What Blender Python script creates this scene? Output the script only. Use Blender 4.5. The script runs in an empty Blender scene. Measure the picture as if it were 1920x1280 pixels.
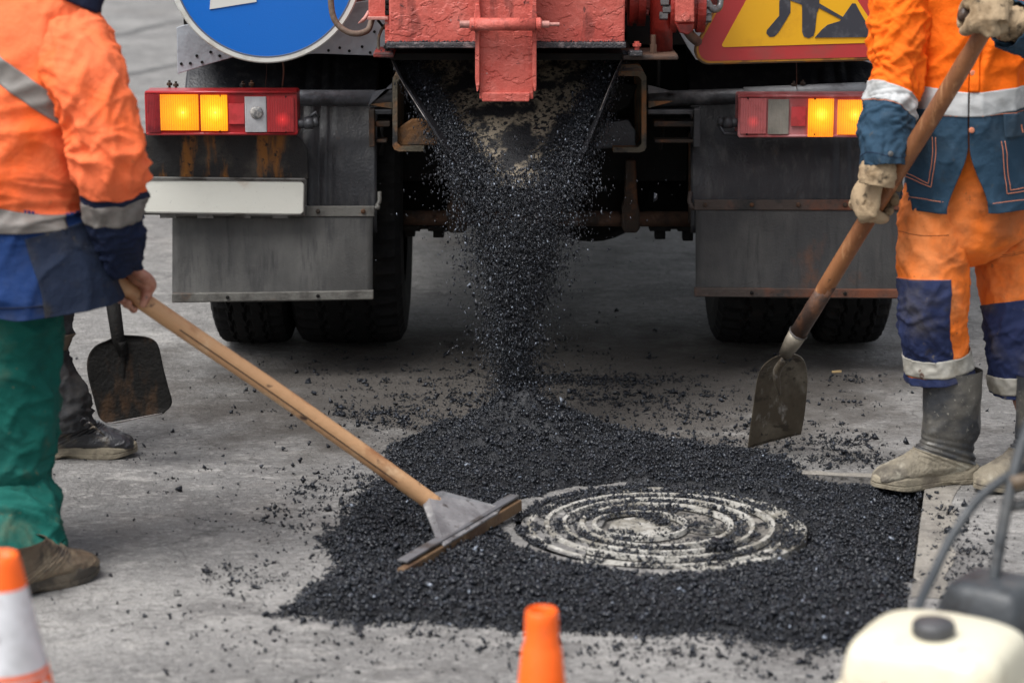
import bpy, bmesh, math, random
import numpy as np
from mathutils import Vector, Matrix
R = math.radians
rng = np.random.default_rng(7)
random.seed(7)
scene = bpy.context.scene
COL = scene.collection

# ------------------------------------------------------------------ camera
CAM_H, PITCH, FPX = 1.75, R(12.0), 4533.0          # height (m), downward pitch, focal length in photo pixels (85 mm)
cam_d = bpy.data.cameras.new('camera'); cam = bpy.data.objects.new('camera', cam_d); COL.objects.link(cam)
cam.location = (0, 0, CAM_H); cam.rotation_euler = (math.pi/2 - PITCH, 0, 0)
cam_d.lens = 85.0; cam_d.sensor_width = 36.0; cam_d.clip_end = 2000
cam_d.dof.use_dof = True; cam_d.dof.focus_distance = 7.25; cam_d.dof.aperture_fstop = 3.2
scene.camera = cam

# ------------------------------------------------------------------ sky, sun, exposure (overcast day)
world = bpy.data.worlds.new("World"); scene.world = world; world.use_nodes = True
wn = world.node_tree.nodes; wl = world.node_tree.links
bg = wn['Background']; sky = wn.new('ShaderNodeTexSky'); sky.sky_type = 'NISHITA'; sky.sun_disc = False
SUN_EL, SUN_ROT = R(60), R(228)
sky.sun_elevation = SUN_EL; sky.sun_rotation = SUN_ROT; sky.dust_density = 3.0; sky.air_density = 1.2; sky.ozone_density = 1.0
hs = wn.new('ShaderNodeHueSaturation'); hs.inputs['Saturation'].default_value = 0.34
wl.new(sky.outputs[0], hs.inputs['Color']); wl.new(hs.outputs[0], bg.inputs[0]); bg.inputs[1].default_value = 0.068
sun_d = bpy.data.lights.new('sun', 'SUN'); sun_d.energy = 1.5; sun_d.angle = R(38); sun_d.color = (1.0, 0.99, 0.975)
sun = bpy.data.objects.new('sun', sun_d); COL.objects.link(sun)
# the sky's sun_rotation is measured clockwise from +Y
sdir = Vector((math.sin(SUN_ROT)*math.cos(SUN_EL), math.cos(SUN_ROT)*math.cos(SUN_EL), math.sin(SUN_EL)))
sun.rotation_euler = sdir.to_track_quat('Z', 'Y').to_euler()
vs = scene.view_settings; vs.view_transform = 'Standard'; vs.look = 'None'; vs.exposure = 1.42; vs.gamma = 1.0; vs.use_curve_mapping = False

# ------------------------------------------------------------------ where a photo pixel lies in the place
CP, SP = math.cos(PITCH), math.sin(PITCH)
def ray(px, py):
    u = (px-960)/FPX; v = (py-640)/FPX
    return np.array([u, CP - v*SP, -SP - v*CP])
def P(px, py, Y):
    r = ray(px, py); t = Y/r[1]
    return np.array([r[0]*t, Y, CAM_H + r[2]*t])
def G(px, py, z=0.0):
    r = ray(px, py); t = (z-CAM_H)/r[2]
    return np.array([r[0]*t, r[1]*t, z])
def S(Y, z=0.7):                                    # metres per pixel at that distance
    return (Y*CP + (CAM_H-z)*SP)/FPX

# ------------------------------------------------------------------ noise
_perm = np.random.default_rng(3).permutation(512).astype(np.int64); _perm = np.concatenate([_perm]*3)
_gr = np.random.default_rng(4).normal(size=(512, 3)); _gr /= np.linalg.norm(_gr, axis=1)[:, None]
def noise(x, y, z):
    x, y, z = np.broadcast_arrays(np.asarray(x, float), y, z)
    xi, yi, zi = np.floor(x).astype(int), np.floor(y).astype(int), np.floor(z).astype(int)
    xf, yf, zf = x-xi, y-yi, z-zi
    f = lambda t: t*t*t*(t*(t*6-15)+10)
    u, v, w = f(xf), f(yf), f(zf)
    def g(i, j, k):
        h = _perm[(_perm[(_perm[(xi+i) % 512]+yi+j) % 512]+zi+k) % 512]
        gr = _gr[h]
        return gr[..., 0]*(xf-i)+gr[..., 1]*(yf-j)+gr[..., 2]*(zf-k)
    L = lambda a, b, t: a+(b-a)*t
    return L(L(L(g(0,0,0), g(1,0,0), u), L(g(0,1,0), g(1,1,0), u), v), L(L(g(0,0,1), g(1,0,1), u), L(g(0,1,1), g(1,1,1), u), v), w)
def fbm(x, y, z, o=4):
    s = 0; a = 1; q = 1
    for i in range(o):
        s = s + a*noise(x*q+i*17.3, y*q-i*5.1, z*q+i*9.7); a *= .5; q *= 2
    return s
def ridge(x, y, z):
    return 1-np.abs(noise(x, y, z))*2.6
def smooth(a, b, x):
    t = np.clip((x-a)/(b-a), 0, 1); return t*t*(3-2*t)

# ------------------------------------------------------------------ things and parts
class Thing:
    def __init__(s, name, label, cat, loc=(0, 0, 0), group=None):
        s.o = bpy.data.objects.new(name, None); COL.objects.link(s.o); s.loc = np.array(loc, float)
        s.o.location = loc; s.o['label'] = label; s.o['category'] = cat; s.o.empty_display_size = .1
        if group: s.o['group'] = group
def meshobj(name, V, F, mat, parent=None, smooth_=False, label=None, kind=None, bevel=0, solid=0, loc=None, mats=None, mi=None, sub=0):
    V = np.asarray(V, float)
    org = np.zeros(3)
    if isinstance(parent, Thing): org = parent.loc; po = parent.o
    elif parent is not None: org = np.array(parent['org']); po = parent
    else:
        po = None
        if loc is not None: org = np.array(loc, float)
    me = bpy.data.meshes.new(name); me.from_pydata((V-org).tolist(), [], [list(map(int, f)) for f in F]); me.update()
    o = bpy.data.objects.new(name, me); COL.objects.link(o)
    for m in (mats or [mat]): me.materials.append(m)
    if mi is not None: me.polygons.foreach_set('material_index', np.asarray(mi, np.int32))
    if smooth_: me.polygons.foreach_set('use_smooth', [True]*len(me.polygons))
    if po is not None: o.parent = po
    elif loc is not None: o.location = loc
    o['org'] = [float(c) for c in org]
    if label: o['label'] = label
    if kind: o['kind'] = kind
    if sub:
        m = o.modifiers.new('s', 'SUBSURF'); m.levels = sub; m.render_levels = sub
    if solid:
        m = o.modifiers.new('t', 'SOLIDIFY'); m.thickness = abs(solid); m.offset = -1 if solid > 0 else 1
    if bevel:
        m = o.modifiers.new('b', 'BEVEL'); m.width = bevel; m.segments = 2; m.limit_method = 'ANGLE'; m.angle_limit = R(40)
    return o
def tag(o, label, cat, group=None):
    o['label'] = label; o['category'] = cat
    if group: o['group'] = group
    return o

class MB:
    def __init__(s): s.V = []; s.F = []; s.n = 0
    def add(s, V, F):
        V = np.asarray(V, float); s.V.append(V); s.F += [[i+s.n for i in f] for f in F]; s.n += len(V); return s
    def box(s, x0, x1, y0, y1, z0, z1, M=None):
        V = np.array([(x, y, z) for x in (x0, x1) for y in (y0, y1) for z in (z0, z1)])
        if M is not None: V = V @ np.array(M)[:3, :3].T + np.array(M)[:3, 3]
        return s.add(V, [(0,1,3,2),(4,6,7,5),(0,4,5,1),(2,3,7,6),(0,2,6,4),(1,5,7,3)])
    def bar(s, a, b, w, h, up=(0, 0, 1)):             # square bar from a to b
        a = np.array(a, float); b = np.array(b, float); d = b-a; L = np.linalg.norm(d); d /= L
        sd = np.cross(d, up); sd /= np.linalg.norm(sd); u = np.cross(sd, d)
        V = [a+k*d*L+i*sd*w/2+j*u*h/2 for k in (0, 1) for i in (-1, 1) for j in (-1, 1)]
        return s.add(V, [(0,1,3,2),(4,6,7,5),(0,4,5,1),(2,3,7,6),(0,2,6,4),(1,5,7,3)])
    def tube(s, pts, rad, n=12, cap=True, flat=1.0, up=None):
        pts = np.asarray(pts, float); m = len(pts); rad = np.broadcast_to(np.asarray(rad, float), (m,))
        T = np.gradient(pts, axis=0); T /= np.linalg.norm(T, axis=1)[:, None]+1e-12
        ref = np.array(up if up is not None else ((0, 0, 1) if abs(T[0][2]) < .9 else (0, 1, 0)), float)
        V = []; th = np.arange(n)*2*np.pi/n
        prev = None
        for i in range(m):
            a = ref - T[i]*np.dot(ref, T[i]) if prev is None or up is not None else prev - T[i]*np.dot(prev, T[i])
            a /= np.linalg.norm(a)+1e-12; prev = a; b = np.cross(T[i], a)
            V.append(pts[i]+rad[i]*(np.cos(th)[:, None]*a*flat+np.sin(th)[:, None]*b))
        V = np.concatenate(V)
        F = [(i*n+j, i*n+(j+1) % n, (i+1)*n+(j+1) % n, (i+1)*n+j) for i in range(m-1) for j in range(n)]
        if cap: F += [list(range(n))[::-1], list(range((m-1)*n, m*n))]
        return s.add(V, F)
    def lathe(s, prof, c, ax=(0, 0, 1), n=32, cap=True):     # prof: (radius, along axis)
        ax = np.array(ax, float); ax /= np.linalg.norm(ax)
        a = np.cross(ax, (0, 1, 0) if abs(ax[1]) < .9 else (1, 0, 0)); a /= np.linalg.norm(a); b = np.cross(ax, a)
        th = np.arange(n)*2*np.pi/n
        V = np.concatenate([np.array(c)+h*ax+r*(np.cos(th)[:, None]*a+np.sin(th)[:, None]*b) for r, h in prof])
        m = len(prof)
        F = [(i*n+j, i*n+(j+1) % n, (i+1)*n+(j+1) % n, (i+1)*n+j) for i in range(m-1) for j in range(n)]
        if cap: F += [list(range(n))[::-1], list(range((m-1)*n, m*n))]
        return s.add(V, F)
    def prism(s, poly, d):                            # poly: list of 3D points, extruded by vector d
        p = np.asarray(poly, float); n = len(p); V = np.concatenate([p, p+np.array(d)])
        return s.add(V, [list(range(n))[::-1], list(range(n, 2*n))]+[(i, (i+1) % n, n+(i+1) % n, n+i) for i in range(n)])
    def obj(s, name, mat, parent=None, **k):
        return meshobj(name, np.concatenate(s.V), s.F, mat, parent, **k)
def cyl(a, b, r, n=16): return MB().tube([a, b], r, n)
def curve_pts(pts, n=24):
    p = np.asarray(pts, float); m = len(p); t = np.linspace(0, m-1, n); i = np.clip(t.astype(int), 0, m-2); f = (t-i)[:, None]
    q = np.concatenate([[2*p[0]-p[1]], p, [2*p[-1]-p[-2]]]); a, b, c, d = q[i], q[i+1], q[i+2], q[i+3]
    return .5*((2*b)+(-a+c)*f+(2*a-5*b+4*c-d)*f*f+(-a+3*b-3*c+d)*f**3)
def rounded(w, h, r, n=5, cx=0, cy=0):
    out = []
    for (sx, sy, a0) in ((1,1,0),(-1,1,90),(-1,-1,180),(1,-1,270)):
        for k in range(n+1):
            a = R(a0+90*k/n); out.append((cx+sx*(w/2-r)+r*math.cos(a), cy+sy*(h/2-r)+r*math.sin(a)))
    return out

# ------------------------------------------------------------------ materials
def rgb(r, g, b):
    f = lambda c: (c/255/12.92) if c <= 10 else ((c/255+.055)/1.055)**2.4
    return (f(r), f(g), f(b), 1)
def M(name, col, rough=.6, metal=0.0, layers=(), bumps=(), spec=.5, rvar=0.0, emit=None, ior=None, coat=0):
    """layers: (colour, scale, lo, hi, stretch, opacity, detail); bumps: (scale, strength, stretch[, kind])"""
    m = bpy.data.materials.new(name); m.use_nodes = True; nt = m.node_tree; N = nt.nodes; L = nt.links
    b = N['Principled BSDF']; tc = N.new('ShaderNodeTexCoord')
    col = tuple(col)+((1,) if len(col) == 3 else ())
    b.inputs['Roughness'].default_value = rough; b.inputs['Metallic'].default_value = metal
    b.inputs['Specular IOR Level'].default_value = spec; b.inputs['Coat Weight'].default_value = coat
    def mapped(st, off=0):
        mp = N.new('ShaderNodeMapping'); mp.inputs['Scale'].default_value = st; mp.inputs['Location'].default_value = (off, off*.7, off*.3)
        L.new(tc.outputs['Object'], mp.inputs[0]); return mp.outputs[0]
    cur = None; k = 0
    for lay in layers:
        c2, sc, lo, hi = lay[:4]; st = lay[4] if len(lay) > 4 else (1,1,1); op = lay[5] if len(lay) > 5 else 1.0; det = lay[6] if len(lay) > 6 else 5
        k += 1
        n = N.new('ShaderNodeTexNoise'); n.inputs['Scale'].default_value = sc; n.inputs['Detail'].default_value = det; n.inputs['Roughness'].default_value = .6
        L.new(mapped(st, k*3.7), n.inputs[0])
        r = N.new('ShaderNodeMapRange'); r.interpolation_type = 'SMOOTHSTEP'; r.inputs[1].default_value = lo; r.inputs[2].default_value = hi; r.inputs[4].default_value = op
        L.new(n.outputs[0], r.inputs[0])
        mx = N.new('ShaderNodeMix'); mx.data_type = 'RGBA'
        if cur is None: mx.inputs[6].default_value = col
        else: L.new(cur, mx.inputs[6])
        mx.inputs[7].default_value = tuple(c2)+((1,) if len(c2) == 3 else ())
        L.new(r.outputs[0], mx.inputs[0]); cur = mx.outputs[2]
    if cur is None: b.inputs['Base Color'].default_value = col
    else: L.new(cur, b.inputs['Base Color'])
    if rvar:
        n = N.new('ShaderNodeTexNoise'); n.inputs['Scale'].default_value = 14; n.inputs['Detail'].default_value = 6; L.new(mapped((1,1,1), 9), n.inputs[0])
        r = N.new('ShaderNodeMapRange'); r.inputs[1].default_value = .3; r.inputs[2].default_value = .7; r.inputs[3].default_value = max(.05, rough-rvar); r.inputs[4].default_value = min(1, rough+rvar)
        L.new(n.outputs[0], r.inputs[0]); L.new(r.outputs[0], b.inputs['Roughness'])
    h = None
    for bp in bumps:
        sc, stg, st = bp[0], bp[1], (bp[2] if len(bp) > 2 else (1,1,1)); kind = bp[3] if len(bp) > 3 else 'n'
        if kind == 'v': t = N.new('ShaderNodeTexVoronoi'); t.inputs['Scale'].default_value = sc
        elif kind == 'w':
            t = N.new('ShaderNodeTexWave'); t.inputs['Scale'].default_value = sc; t.inputs['Distortion'].default_value = .3
        else:
            t = N.new('ShaderNodeTexNoise'); t.inputs['Scale'].default_value = sc; t.inputs['Detail'].default_value = 5
        L.new(mapped(st, 1.3), t.inputs[0])
        src = t.outputs[0]
        if kind == 'f':                                # flaking: sharp-edged islands
            r = N.new('ShaderNodeMapRange'); r.interpolation_type = 'SMOOTHSTEP'; r.inputs[1].default_value = .5; r.inputs[2].default_value = .54; L.new(src, r.inputs[0]); src = r.outputs[0]
        bm = N.new('ShaderNodeBump'); bm.inputs['Strength'].default_value = 1.0; bm.inputs['Distance'].default_value = stg
        L.new(src, bm.inputs['Height'])
        if h is not None: L.new(h, bm.inputs['Normal'])
        h = bm.outputs[0]
    if h is not None: L.new(h, b.inputs['Normal'])
    if emit:
        b.inputs['Emission Color'].default_value = tuple(emit[0])+((1,) if len(emit[0]) == 3 else ()); b.inputs['Emission Strength'].default_value = emit[1]
    return m
BLACK = (.006, .006, .008)
m_tar = M('hot_asphalt', (.0095, .0112, .0155), .38, bumps=[(260, .0012)], layers=[((.036, .042, .056), 45, .50, .72)], spec=.5)
m_glint = M('glint_grain', (.20, .23, .28), .3, layers=[((.06, .065, .08), 90, .4, .6)], spec=.8)  # pale colour standing in for glints off the wet grains
m_tarbase = M('asphalt_bed', (.012, .013, .016), .6, bumps=[(150, .006), (60, .01)])
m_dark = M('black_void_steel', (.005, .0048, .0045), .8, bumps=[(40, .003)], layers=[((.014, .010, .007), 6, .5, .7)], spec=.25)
m_rubber = M('tyre_rubber', (.006, .006, .0065), .8, bumps=[(90, .002)], layers=[((.020, .018, .016), 9, .5, .75)], spec=.25)
m_rust = M('rusty_steel', (.045, .032, .024), .75, .3, layers=[((.15, .06, .022), 12, .48, .68), ((.012, .012, .013), 7, .5, .65)], bumps=[(70, .003)])
m_rust2 = M('rusty_pipe', (.10, .055, .035), .75, .1, layers=[((.03, .02, .016), 9, .45, .65)], bumps=[(70, .003)])
m_guard = M('guard_plastic', (.013, .0135, .017), .5, 0, layers=[((.060, .058, .057), 5, .46, .75, (7, 7, .7), .7), ((.09, .045, .018), 7, .62, .8, (4, 4, .8), .5)], bumps=[(120, .0015), (9, .004)], rvar=.15)
m_flap = M('mud_flap', (.060, .059, .057), .62, 0, layers=[((.14, .136, .128), 2.6, .40, .70, (1.6, 1.6, .8), .8), ((.11, .107, .10), 5, .42, .75, (5, 5, .8), .45), ((.025, .025, .027), 8, .5, .75, (6, 6, .7), .7), ((.22, .22, .21), 160, .70, .78, (1,1,1), .5)], bumps=[(160, .0012), (14, .003)], rvar=.12)
m_flapr = M('mud_flap_rusty', (.034, .034, .035), .62, 0, layers=[((.080, .077, .072), 2.6, .42, .70, (1.6, 1.6, .8), .8), ((.07, .068, .065), 6, .42, .75, (5, 5, .8), .4), ((.12, .045, .018), 3.5, .56, .72, (1.5, 1, 1), .75), ((.02, .02, .022), 8, .5, .75, (6, 6, .7), .7), ((.2, .2, .19), 160, .71, .78, (1,1,1), .5)], bumps=[(160, .0012), (14, .003)], rvar=.12)
m_flange = M('flap_strip', (.15, .145, .13), .6, .1, layers=[((.06, .055, .05), 10, .45, .65), ((.16, .08, .04), 6, .62, .72, (1,1,1), .5)], bumps=[(90, .002)])
m_flanger = M('flap_strip_rusty', (.06, .045, .038), .65, .2, layers=[((.2, .06, .025), 5, .42, .62, (1,1,1), .8), ((.02, .02, .02), 10, .55, .7)], bumps=[(90, .002)])
m_bracket = M('lamp_bracket', (.022, .021, .021), .5, .3, layers=[((.085, .075, .062), 9, .45, .7), ((.34, .13, .02), 7, .52, .66, (2.2, 1, .5), .85), ((.012, .012, .013), 60, .55, .7)], bumps=[(220, .0015), (30, .003)], rvar=.15)
m_plate = M('blank_plate', (.68, .67, .60), .5, layers=[((.42, .41, .36), 5, .5, .75, (1,1,1), .6), ((.38, .17, .07), 3.3, .60, .76, (1,1,1), .7), ((.3, .3, .28), 130, .66, .72, (1,1,1), .5)], bumps=[(60, .0008)])
m_platef = M('plate_frame', (.16, .155, .145), .5, .6, layers=[((.05, .045, .04), 14, .45, .65)])
m_tubegrey = M('grey_tube', (.16, .17, .19), .5, .4, layers=[((.05, .05, .055), 7, .42, .62), ((.27, .28, .29), 11, .6, .75)], bumps=[(90, .002)])
m_tubedark = M('dark_tube', (.045, .047, .053), .5, .4, layers=[((.12, .12, .125), 8, .5, .7), ((.015,.015,.015), 13, .5, .7)], bumps=[(90, .002)])
m_sheet = M('grey_sheet', (.36, .385, .42), .55, 0, layers=[((.25, .26, .28), 5, .45, .7), ((.48, .50, .52), 9, .6, .8)], bumps=[(60, .0015), (5, .006)])
m_red = M('flaking_red_paint', (.50, .098, .072), .6, 0, layers=[((.42, .060, .044), 4, .44, .62, (1, 1, 1.6), .85), ((.54, .165, .130), 9, .50, .7, (1,1,1), .6), ((.16, .03, .022), 7, .58, .72, (2.5, 2.5, .6), .75), ((.05, .025, .025), 34, .64, .70, (1,1,1), .75), ((.30, .26, .24), 26, .68, .73, (1,1,1), .6)],
        bumps=[(300, .0008), (9, .008), (80, .0028), (13, .0020, (1, 1, 1.5), 'f')], rvar=.1)
m_reddark = M('dirty_red_paint', (.22, .03, .022), .5, 0, layers=[((.035, .015, .014), 8, .45, .65), ((.45, .10, .08), 12, .62, .75)], bumps=[(80, .003)])
m_pin = M('pink_steel_pin', (.42, .19, .16), .55, .1, layers=[((.22, .10, .08), 12, .45, .7)], bumps=[(100, .002)])
m_crust = M('tar_crust', (.03, .03, .034), .5, 0, layers=[((.16, .13, .13), 50, .5, .65), ((.30, .10, .09), 12, .6, .7)], bumps=[(200, .004)])
m_chute = M('tarred_chute', (.010, .010, .012), .6, 0, layers=[((.26, .215, .155), 8, .44, .56, (1.3, 1.3, .55), .95), ((.009, .009, .011), 75, .50, .58)], bumps=[(220, .003), (50, .004)])
m_chute2 = M('tarred_sidewall', (.006, .006, .008), .7, 0, layers=[((.03, .03, .034), 90, .55, .65)], bumps=[(160, .006)], spec=.2)
m_edge = M('worn_edge', (.16, .145, .14), .5, .5, layers=[((.06, .05, .045), 30, .45, .6)])
m_steel = M('worn_steel', (.20, .20, .20), .45, .7, layers=[((.06, .05, .045), 20, .5, .7)])
m_blue = M('sign_blue', (.002, .125, .50, 1), .38, 0, layers=[((.06, .12, .26), 4, .6, .8, (1,1,1), .5), ((.02, .07, .22), 150, .68, .74, (1,1,1), .6)], bumps=[(300, .0003)])
m_signwhite = M('sign_white', (.60, .60, .56), .5, 0, layers=[((.33, .29, .22), 9, .50, .70, (1,1,1), .7), ((.1, .08, .06), 60, .7, .76)])
m_signyellow = M('sign_yellow', (.72, .37, .008), .45, 0, layers=[((.42, .17, .01), 7, .54, .78, (1,1,1), .6), ((.06, .035, .01), 110, .70, .75, (1,1,1), .8)])
m_signred = M('sign_red', (.40, .035, .035), .45, 0, layers=[((.26, .06, .05), 8, .5, .75, (1,1,1), .7), ((.45, .2, .02), 5, .70, .8, (1,1,1), .5), ((.08, .02, .02), 90, .68, .74)])
m_signblack = M('sign_black', (.032, .035, .045), .5, 0, layers=[((.075, .078, .09), 30, .5, .7)])
m_signback = M('sign_rim', (.12, .085, .05), .55, .4, layers=[((.28, .12, .03), 14, .5, .65)])
m_hose = M('hose', (.14, .095, .07), .6, 0, layers=[((.05, .04, .035), 8, .5, .7), ((.3, .25, .2), 14, .62, .75)], bumps=[(100, .002)])
def lens(name, col, glow=None, bulb=(0,0,0), rad=.05, base_glow=.2, rough=.25, col2=None):
    m = M(name, col, rough, spec=.6, layers=[((col2 or tuple(c*.5 for c in col[:3])), 40, .5, .75, (1,1,1), .5)])
    if glow:
        N = m.node_tree.nodes; L = m.node_tree.links; b = N['Principled BSDF']
        g = N.new('ShaderNodeNewGeometry'); v = N.new('ShaderNodeVectorMath'); v.operation = 'DISTANCE'
        tc = N.new('ShaderNodeTexCoord'); L.new(tc.outputs['Object'], v.inputs[0]); v.inputs[1].default_value = [float(c) for c in bulb]
        cr = N.new('ShaderNodeValToRGB'); mr = N.new('ShaderNodeMapRange'); mr.inputs[2].default_value = rad
        L.new(v.outputs['Value'], mr.inputs[0]); L.new(mr.outputs[0], cr.inputs[0])
        e = cr.color_ramp.elements
        for i, (p, c) in enumerate(glow):
            if i < 2: e[i].position = p; e[i].color = tuple(c)+(1,)
            else: q = e.new(p); q.color = tuple(c)+(1,)
        w = N.new('ShaderNodeTexWave'); w.bands_direction = 'X'; w.inputs['Scale'].default_value = 45; L.new(tc.outputs['Object'], w.inputs[0])
        mm = N.new('ShaderNodeMapRange'); mm.inputs[3].default_value = .55; mm.inputs[4].default_value = 1.05; L.new(w.outputs[1], mm.inputs[0])
        mu = N.new('ShaderNodeMath'); mu.operation = 'MULTIPLY'; mu.inputs[1].default_value = base_glow; L.new(mm.outputs[0], mu.inputs[0])
        L.new(cr.outputs[0], b.inputs['Emission Color']); L.new(mu.outputs[0], b.inputs['Emission Strength'])
    return m
# ================================================================== the road, the cut and the fresh asphalt
def road_mat():
    m = M('old_asphalt', (0.181, 0.175, 0.168), .8,
          layers=[((0.303, 0.292, 0.277), 1.6, .45, .66, (1, 1, 1), .7), ((0.117, 0.111, 0.107), 3.1, .50, .66, (1, 1, 1), .7), ((0.351, 0.336, 0.314), 8, .54, .68, (1, 1.8, 1), .6),
                  ((0.157, 0.125, 0.099), .9, .56, .75, (1,1,1), .5),
                  ((0.400, 0.385, 0.365), 48, .52, .66, (1, 1.3, 1), .42), ((0.085, 0.081, 0.076), 36, .52, .64, (1, 1.4, 1), .45), ((0.100, 0.095, 0.089), 22, .56, .66, (1, 1.6, 1), .6), ((0.508, 0.487, 0.464), 240, .62, .70, (1, 1, 1), .6), ((0.079, 0.072, 0.068), 150, .60, .67, (1, 1, 1), .75)],
          bumps=[(300, .003), (90, .007), (14, .009)], spec=.35, rvar=.12)
    N = m.node_tree.nodes; L = m.node_tree.links; b = N['Principled BSDF']
    tc = N.new('ShaderNodeTexCoord'); v = N.new('ShaderNodeTexVoronoi'); v.feature = 'DISTANCE_TO_EDGE'; v.inputs['Scale'].default_value = 1.7
    n = N.new('ShaderNodeTexNoise'); n.inputs['Scale'].default_value = 5; n.inputs['Detail'].default_value = 6
    ad = N.new('ShaderNodeVectorMath'); ad.operation = 'MULTIPLY_ADD'; ad.inputs[1].default_value = (.35, .35, 0)
    L.new(tc.outputs['Object'], n.inputs[0]); L.new(n.outputs[1], ad.inputs[0]); L.new(tc.outputs['Object'], ad.inputs[2]); L.new(ad.outputs[0], v.inputs[0])
    mr = N.new('ShaderNodeMapRange'); mr.inputs[1].default_value = .002; mr.inputs[2].default_value = .009; mr.inputs[3].default_value = .45; mr.inputs[4].default_value = 0
    L.new(v.outputs['Distance'], mr.inputs[0])
    old = b.inputs['Base Color'].links[0].from_socket
    mx = N.new('ShaderNodeMix'); mx.data_type = 'RGBA'; L.new(mr.outputs[0], mx.inputs[0]); L.new(old, mx.inputs[6]); mx.inputs[7].default_value = (.05, .048, .045, 1)
    # darker brown patch with noisy edges, centred at the truck's tail
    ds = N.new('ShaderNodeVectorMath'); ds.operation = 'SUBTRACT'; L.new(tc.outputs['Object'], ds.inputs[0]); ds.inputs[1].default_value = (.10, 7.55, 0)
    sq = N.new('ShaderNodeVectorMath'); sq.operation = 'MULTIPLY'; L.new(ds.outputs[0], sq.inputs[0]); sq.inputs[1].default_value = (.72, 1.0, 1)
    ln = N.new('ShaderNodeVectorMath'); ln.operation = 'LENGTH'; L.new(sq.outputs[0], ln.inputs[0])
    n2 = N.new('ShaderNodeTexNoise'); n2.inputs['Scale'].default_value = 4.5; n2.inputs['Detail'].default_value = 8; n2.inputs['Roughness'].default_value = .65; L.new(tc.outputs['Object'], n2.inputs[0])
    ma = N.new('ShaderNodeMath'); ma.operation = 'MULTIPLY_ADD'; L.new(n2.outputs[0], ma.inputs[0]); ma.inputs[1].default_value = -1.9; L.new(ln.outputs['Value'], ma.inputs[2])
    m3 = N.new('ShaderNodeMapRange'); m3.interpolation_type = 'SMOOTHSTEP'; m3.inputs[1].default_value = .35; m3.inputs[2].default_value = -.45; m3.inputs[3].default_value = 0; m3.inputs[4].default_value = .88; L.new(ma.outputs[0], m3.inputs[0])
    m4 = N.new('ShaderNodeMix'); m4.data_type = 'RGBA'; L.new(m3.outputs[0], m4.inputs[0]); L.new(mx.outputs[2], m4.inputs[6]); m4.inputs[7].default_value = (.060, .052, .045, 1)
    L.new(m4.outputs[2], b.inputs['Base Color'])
    return m
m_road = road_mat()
m_cut = M('cut_face', (.16, .15, .14), .85, layers=[((.06, .055, .05), 60, .5, .65)], bumps=[(120, .004)])

c0 = G(1735, 905); c1 = G(1704, 1150); e_f = (c1-c0); e_f = e_f/np.linalg.norm(e_f); e_l = np.array([e_f[1], -e_f[0], 0]); e_l = e_l if e_l[0] < 0 else -e_l
CORN = c0 - e_f*0.02
HW, HD = .80, .93                                  # the cut: width to the left, depth towards the camera
hole = [CORN, CORN+e_l*HW, CORN+e_l*HW+e_f*HD, CORN+e_f*HD]   # back right, back left, front left, front right
def in_hole(x, y, m=0):
    dx, dy = x-CORN[0], y-CORN[1]
    a = dx*e_l[0]+dy*e_l[1]; b = dx*e_f[0]+dy*e_f[1]
    return a, b
big = 400.0
o4 = [np.array([big, big, 0]), np.array([-big, big, 0]), np.array([-big, -big, 0]), np.array([big, -big, 0])]
V = hole+o4; F = [(0, 4, 5, 1), (1, 5, 6, 2), (2, 6, 7, 3), (3, 7, 4, 0)]
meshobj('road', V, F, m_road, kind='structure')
V = hole+[h-np.array([0, 0, .06]) for h in hole]
meshobj('road_cut', V, [(0, 1, 5, 4), (1, 2, 6, 5), (2, 3, 7, 6), (3, 0, 4, 7), (4, 5, 6, 7)], m_cut, kind='structure')

m_sand = M('sandy_margin', (.235, .215, .185), .85, layers=[((.15, .137, .12), 7, .45, .66), ((.30, .28, .25), 60, .54, .66, (1, 1, 1), .6), ((.06, .055, .05), 130, .60, .68)], bumps=[(200, .003), (60, .004)])
zz_ = np.array([0, 0, .002])
wv_ = [(.085+.012*math.sin(k*1.7)) for k in range(13)]
V = [CORN+e_f*(-.06+1.10*k/12)+e_l*(.0 if 0 else -.001)+zz_ for k in range(13)]+[CORN+e_f*(-.06+1.10*k/12)-e_l*wv_[k]+zz_ for k in range(13)]
meshobj('sandy_margin', V, [(k, k+1, 14+k, 13+k) for k in range(12)], m_sand, kind='structure')
V = [CORN+e_l*(.40*k/8)-e_f*.001+zz_ for k in range(9)]+[CORN+e_l*(.40*k/8)-e_f*(.040+.008*math.sin(k*2.3))+zz_ for k in range(9)]
meshobj('sandy_margin', V, [(k, k+1, 10+k, 9+k) for k in range(8)], m_sand, kind='structure')
m_seam = M('road_seam', (.075, .073, .07), .8, layers=[((.15, .145, .14), 20, .5, .7)])
for k, (pts, w) in enumerate([([(-200, 215), (180, 152), (330, 122), (520, 85)], .10), ([(-200, 100), (185, 72), (330, 42), (600, 10)], .16)]):
    c = curve_pts([G(*p) for p in pts], 20); d = np.gradient(c, axis=0); nrm = np.stack([-d[:, 1], d[:, 0], d[:, 2]*0], 1); nrm /= np.linalg.norm(nrm, axis=1)[:, None]
    wv = (w*(.7+.5*fbm(np.arange(20)*.7, k*3., 0., 2)))[:, None]
    V = np.concatenate([c-nrm*wv/2, c+nrm*wv/2])+np.array([0, 0, .004])
    meshobj('road_seam', V, [(i, i+1, 21+i, 20+i) for i in range(19)], m_seam, kind='structure')

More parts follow.
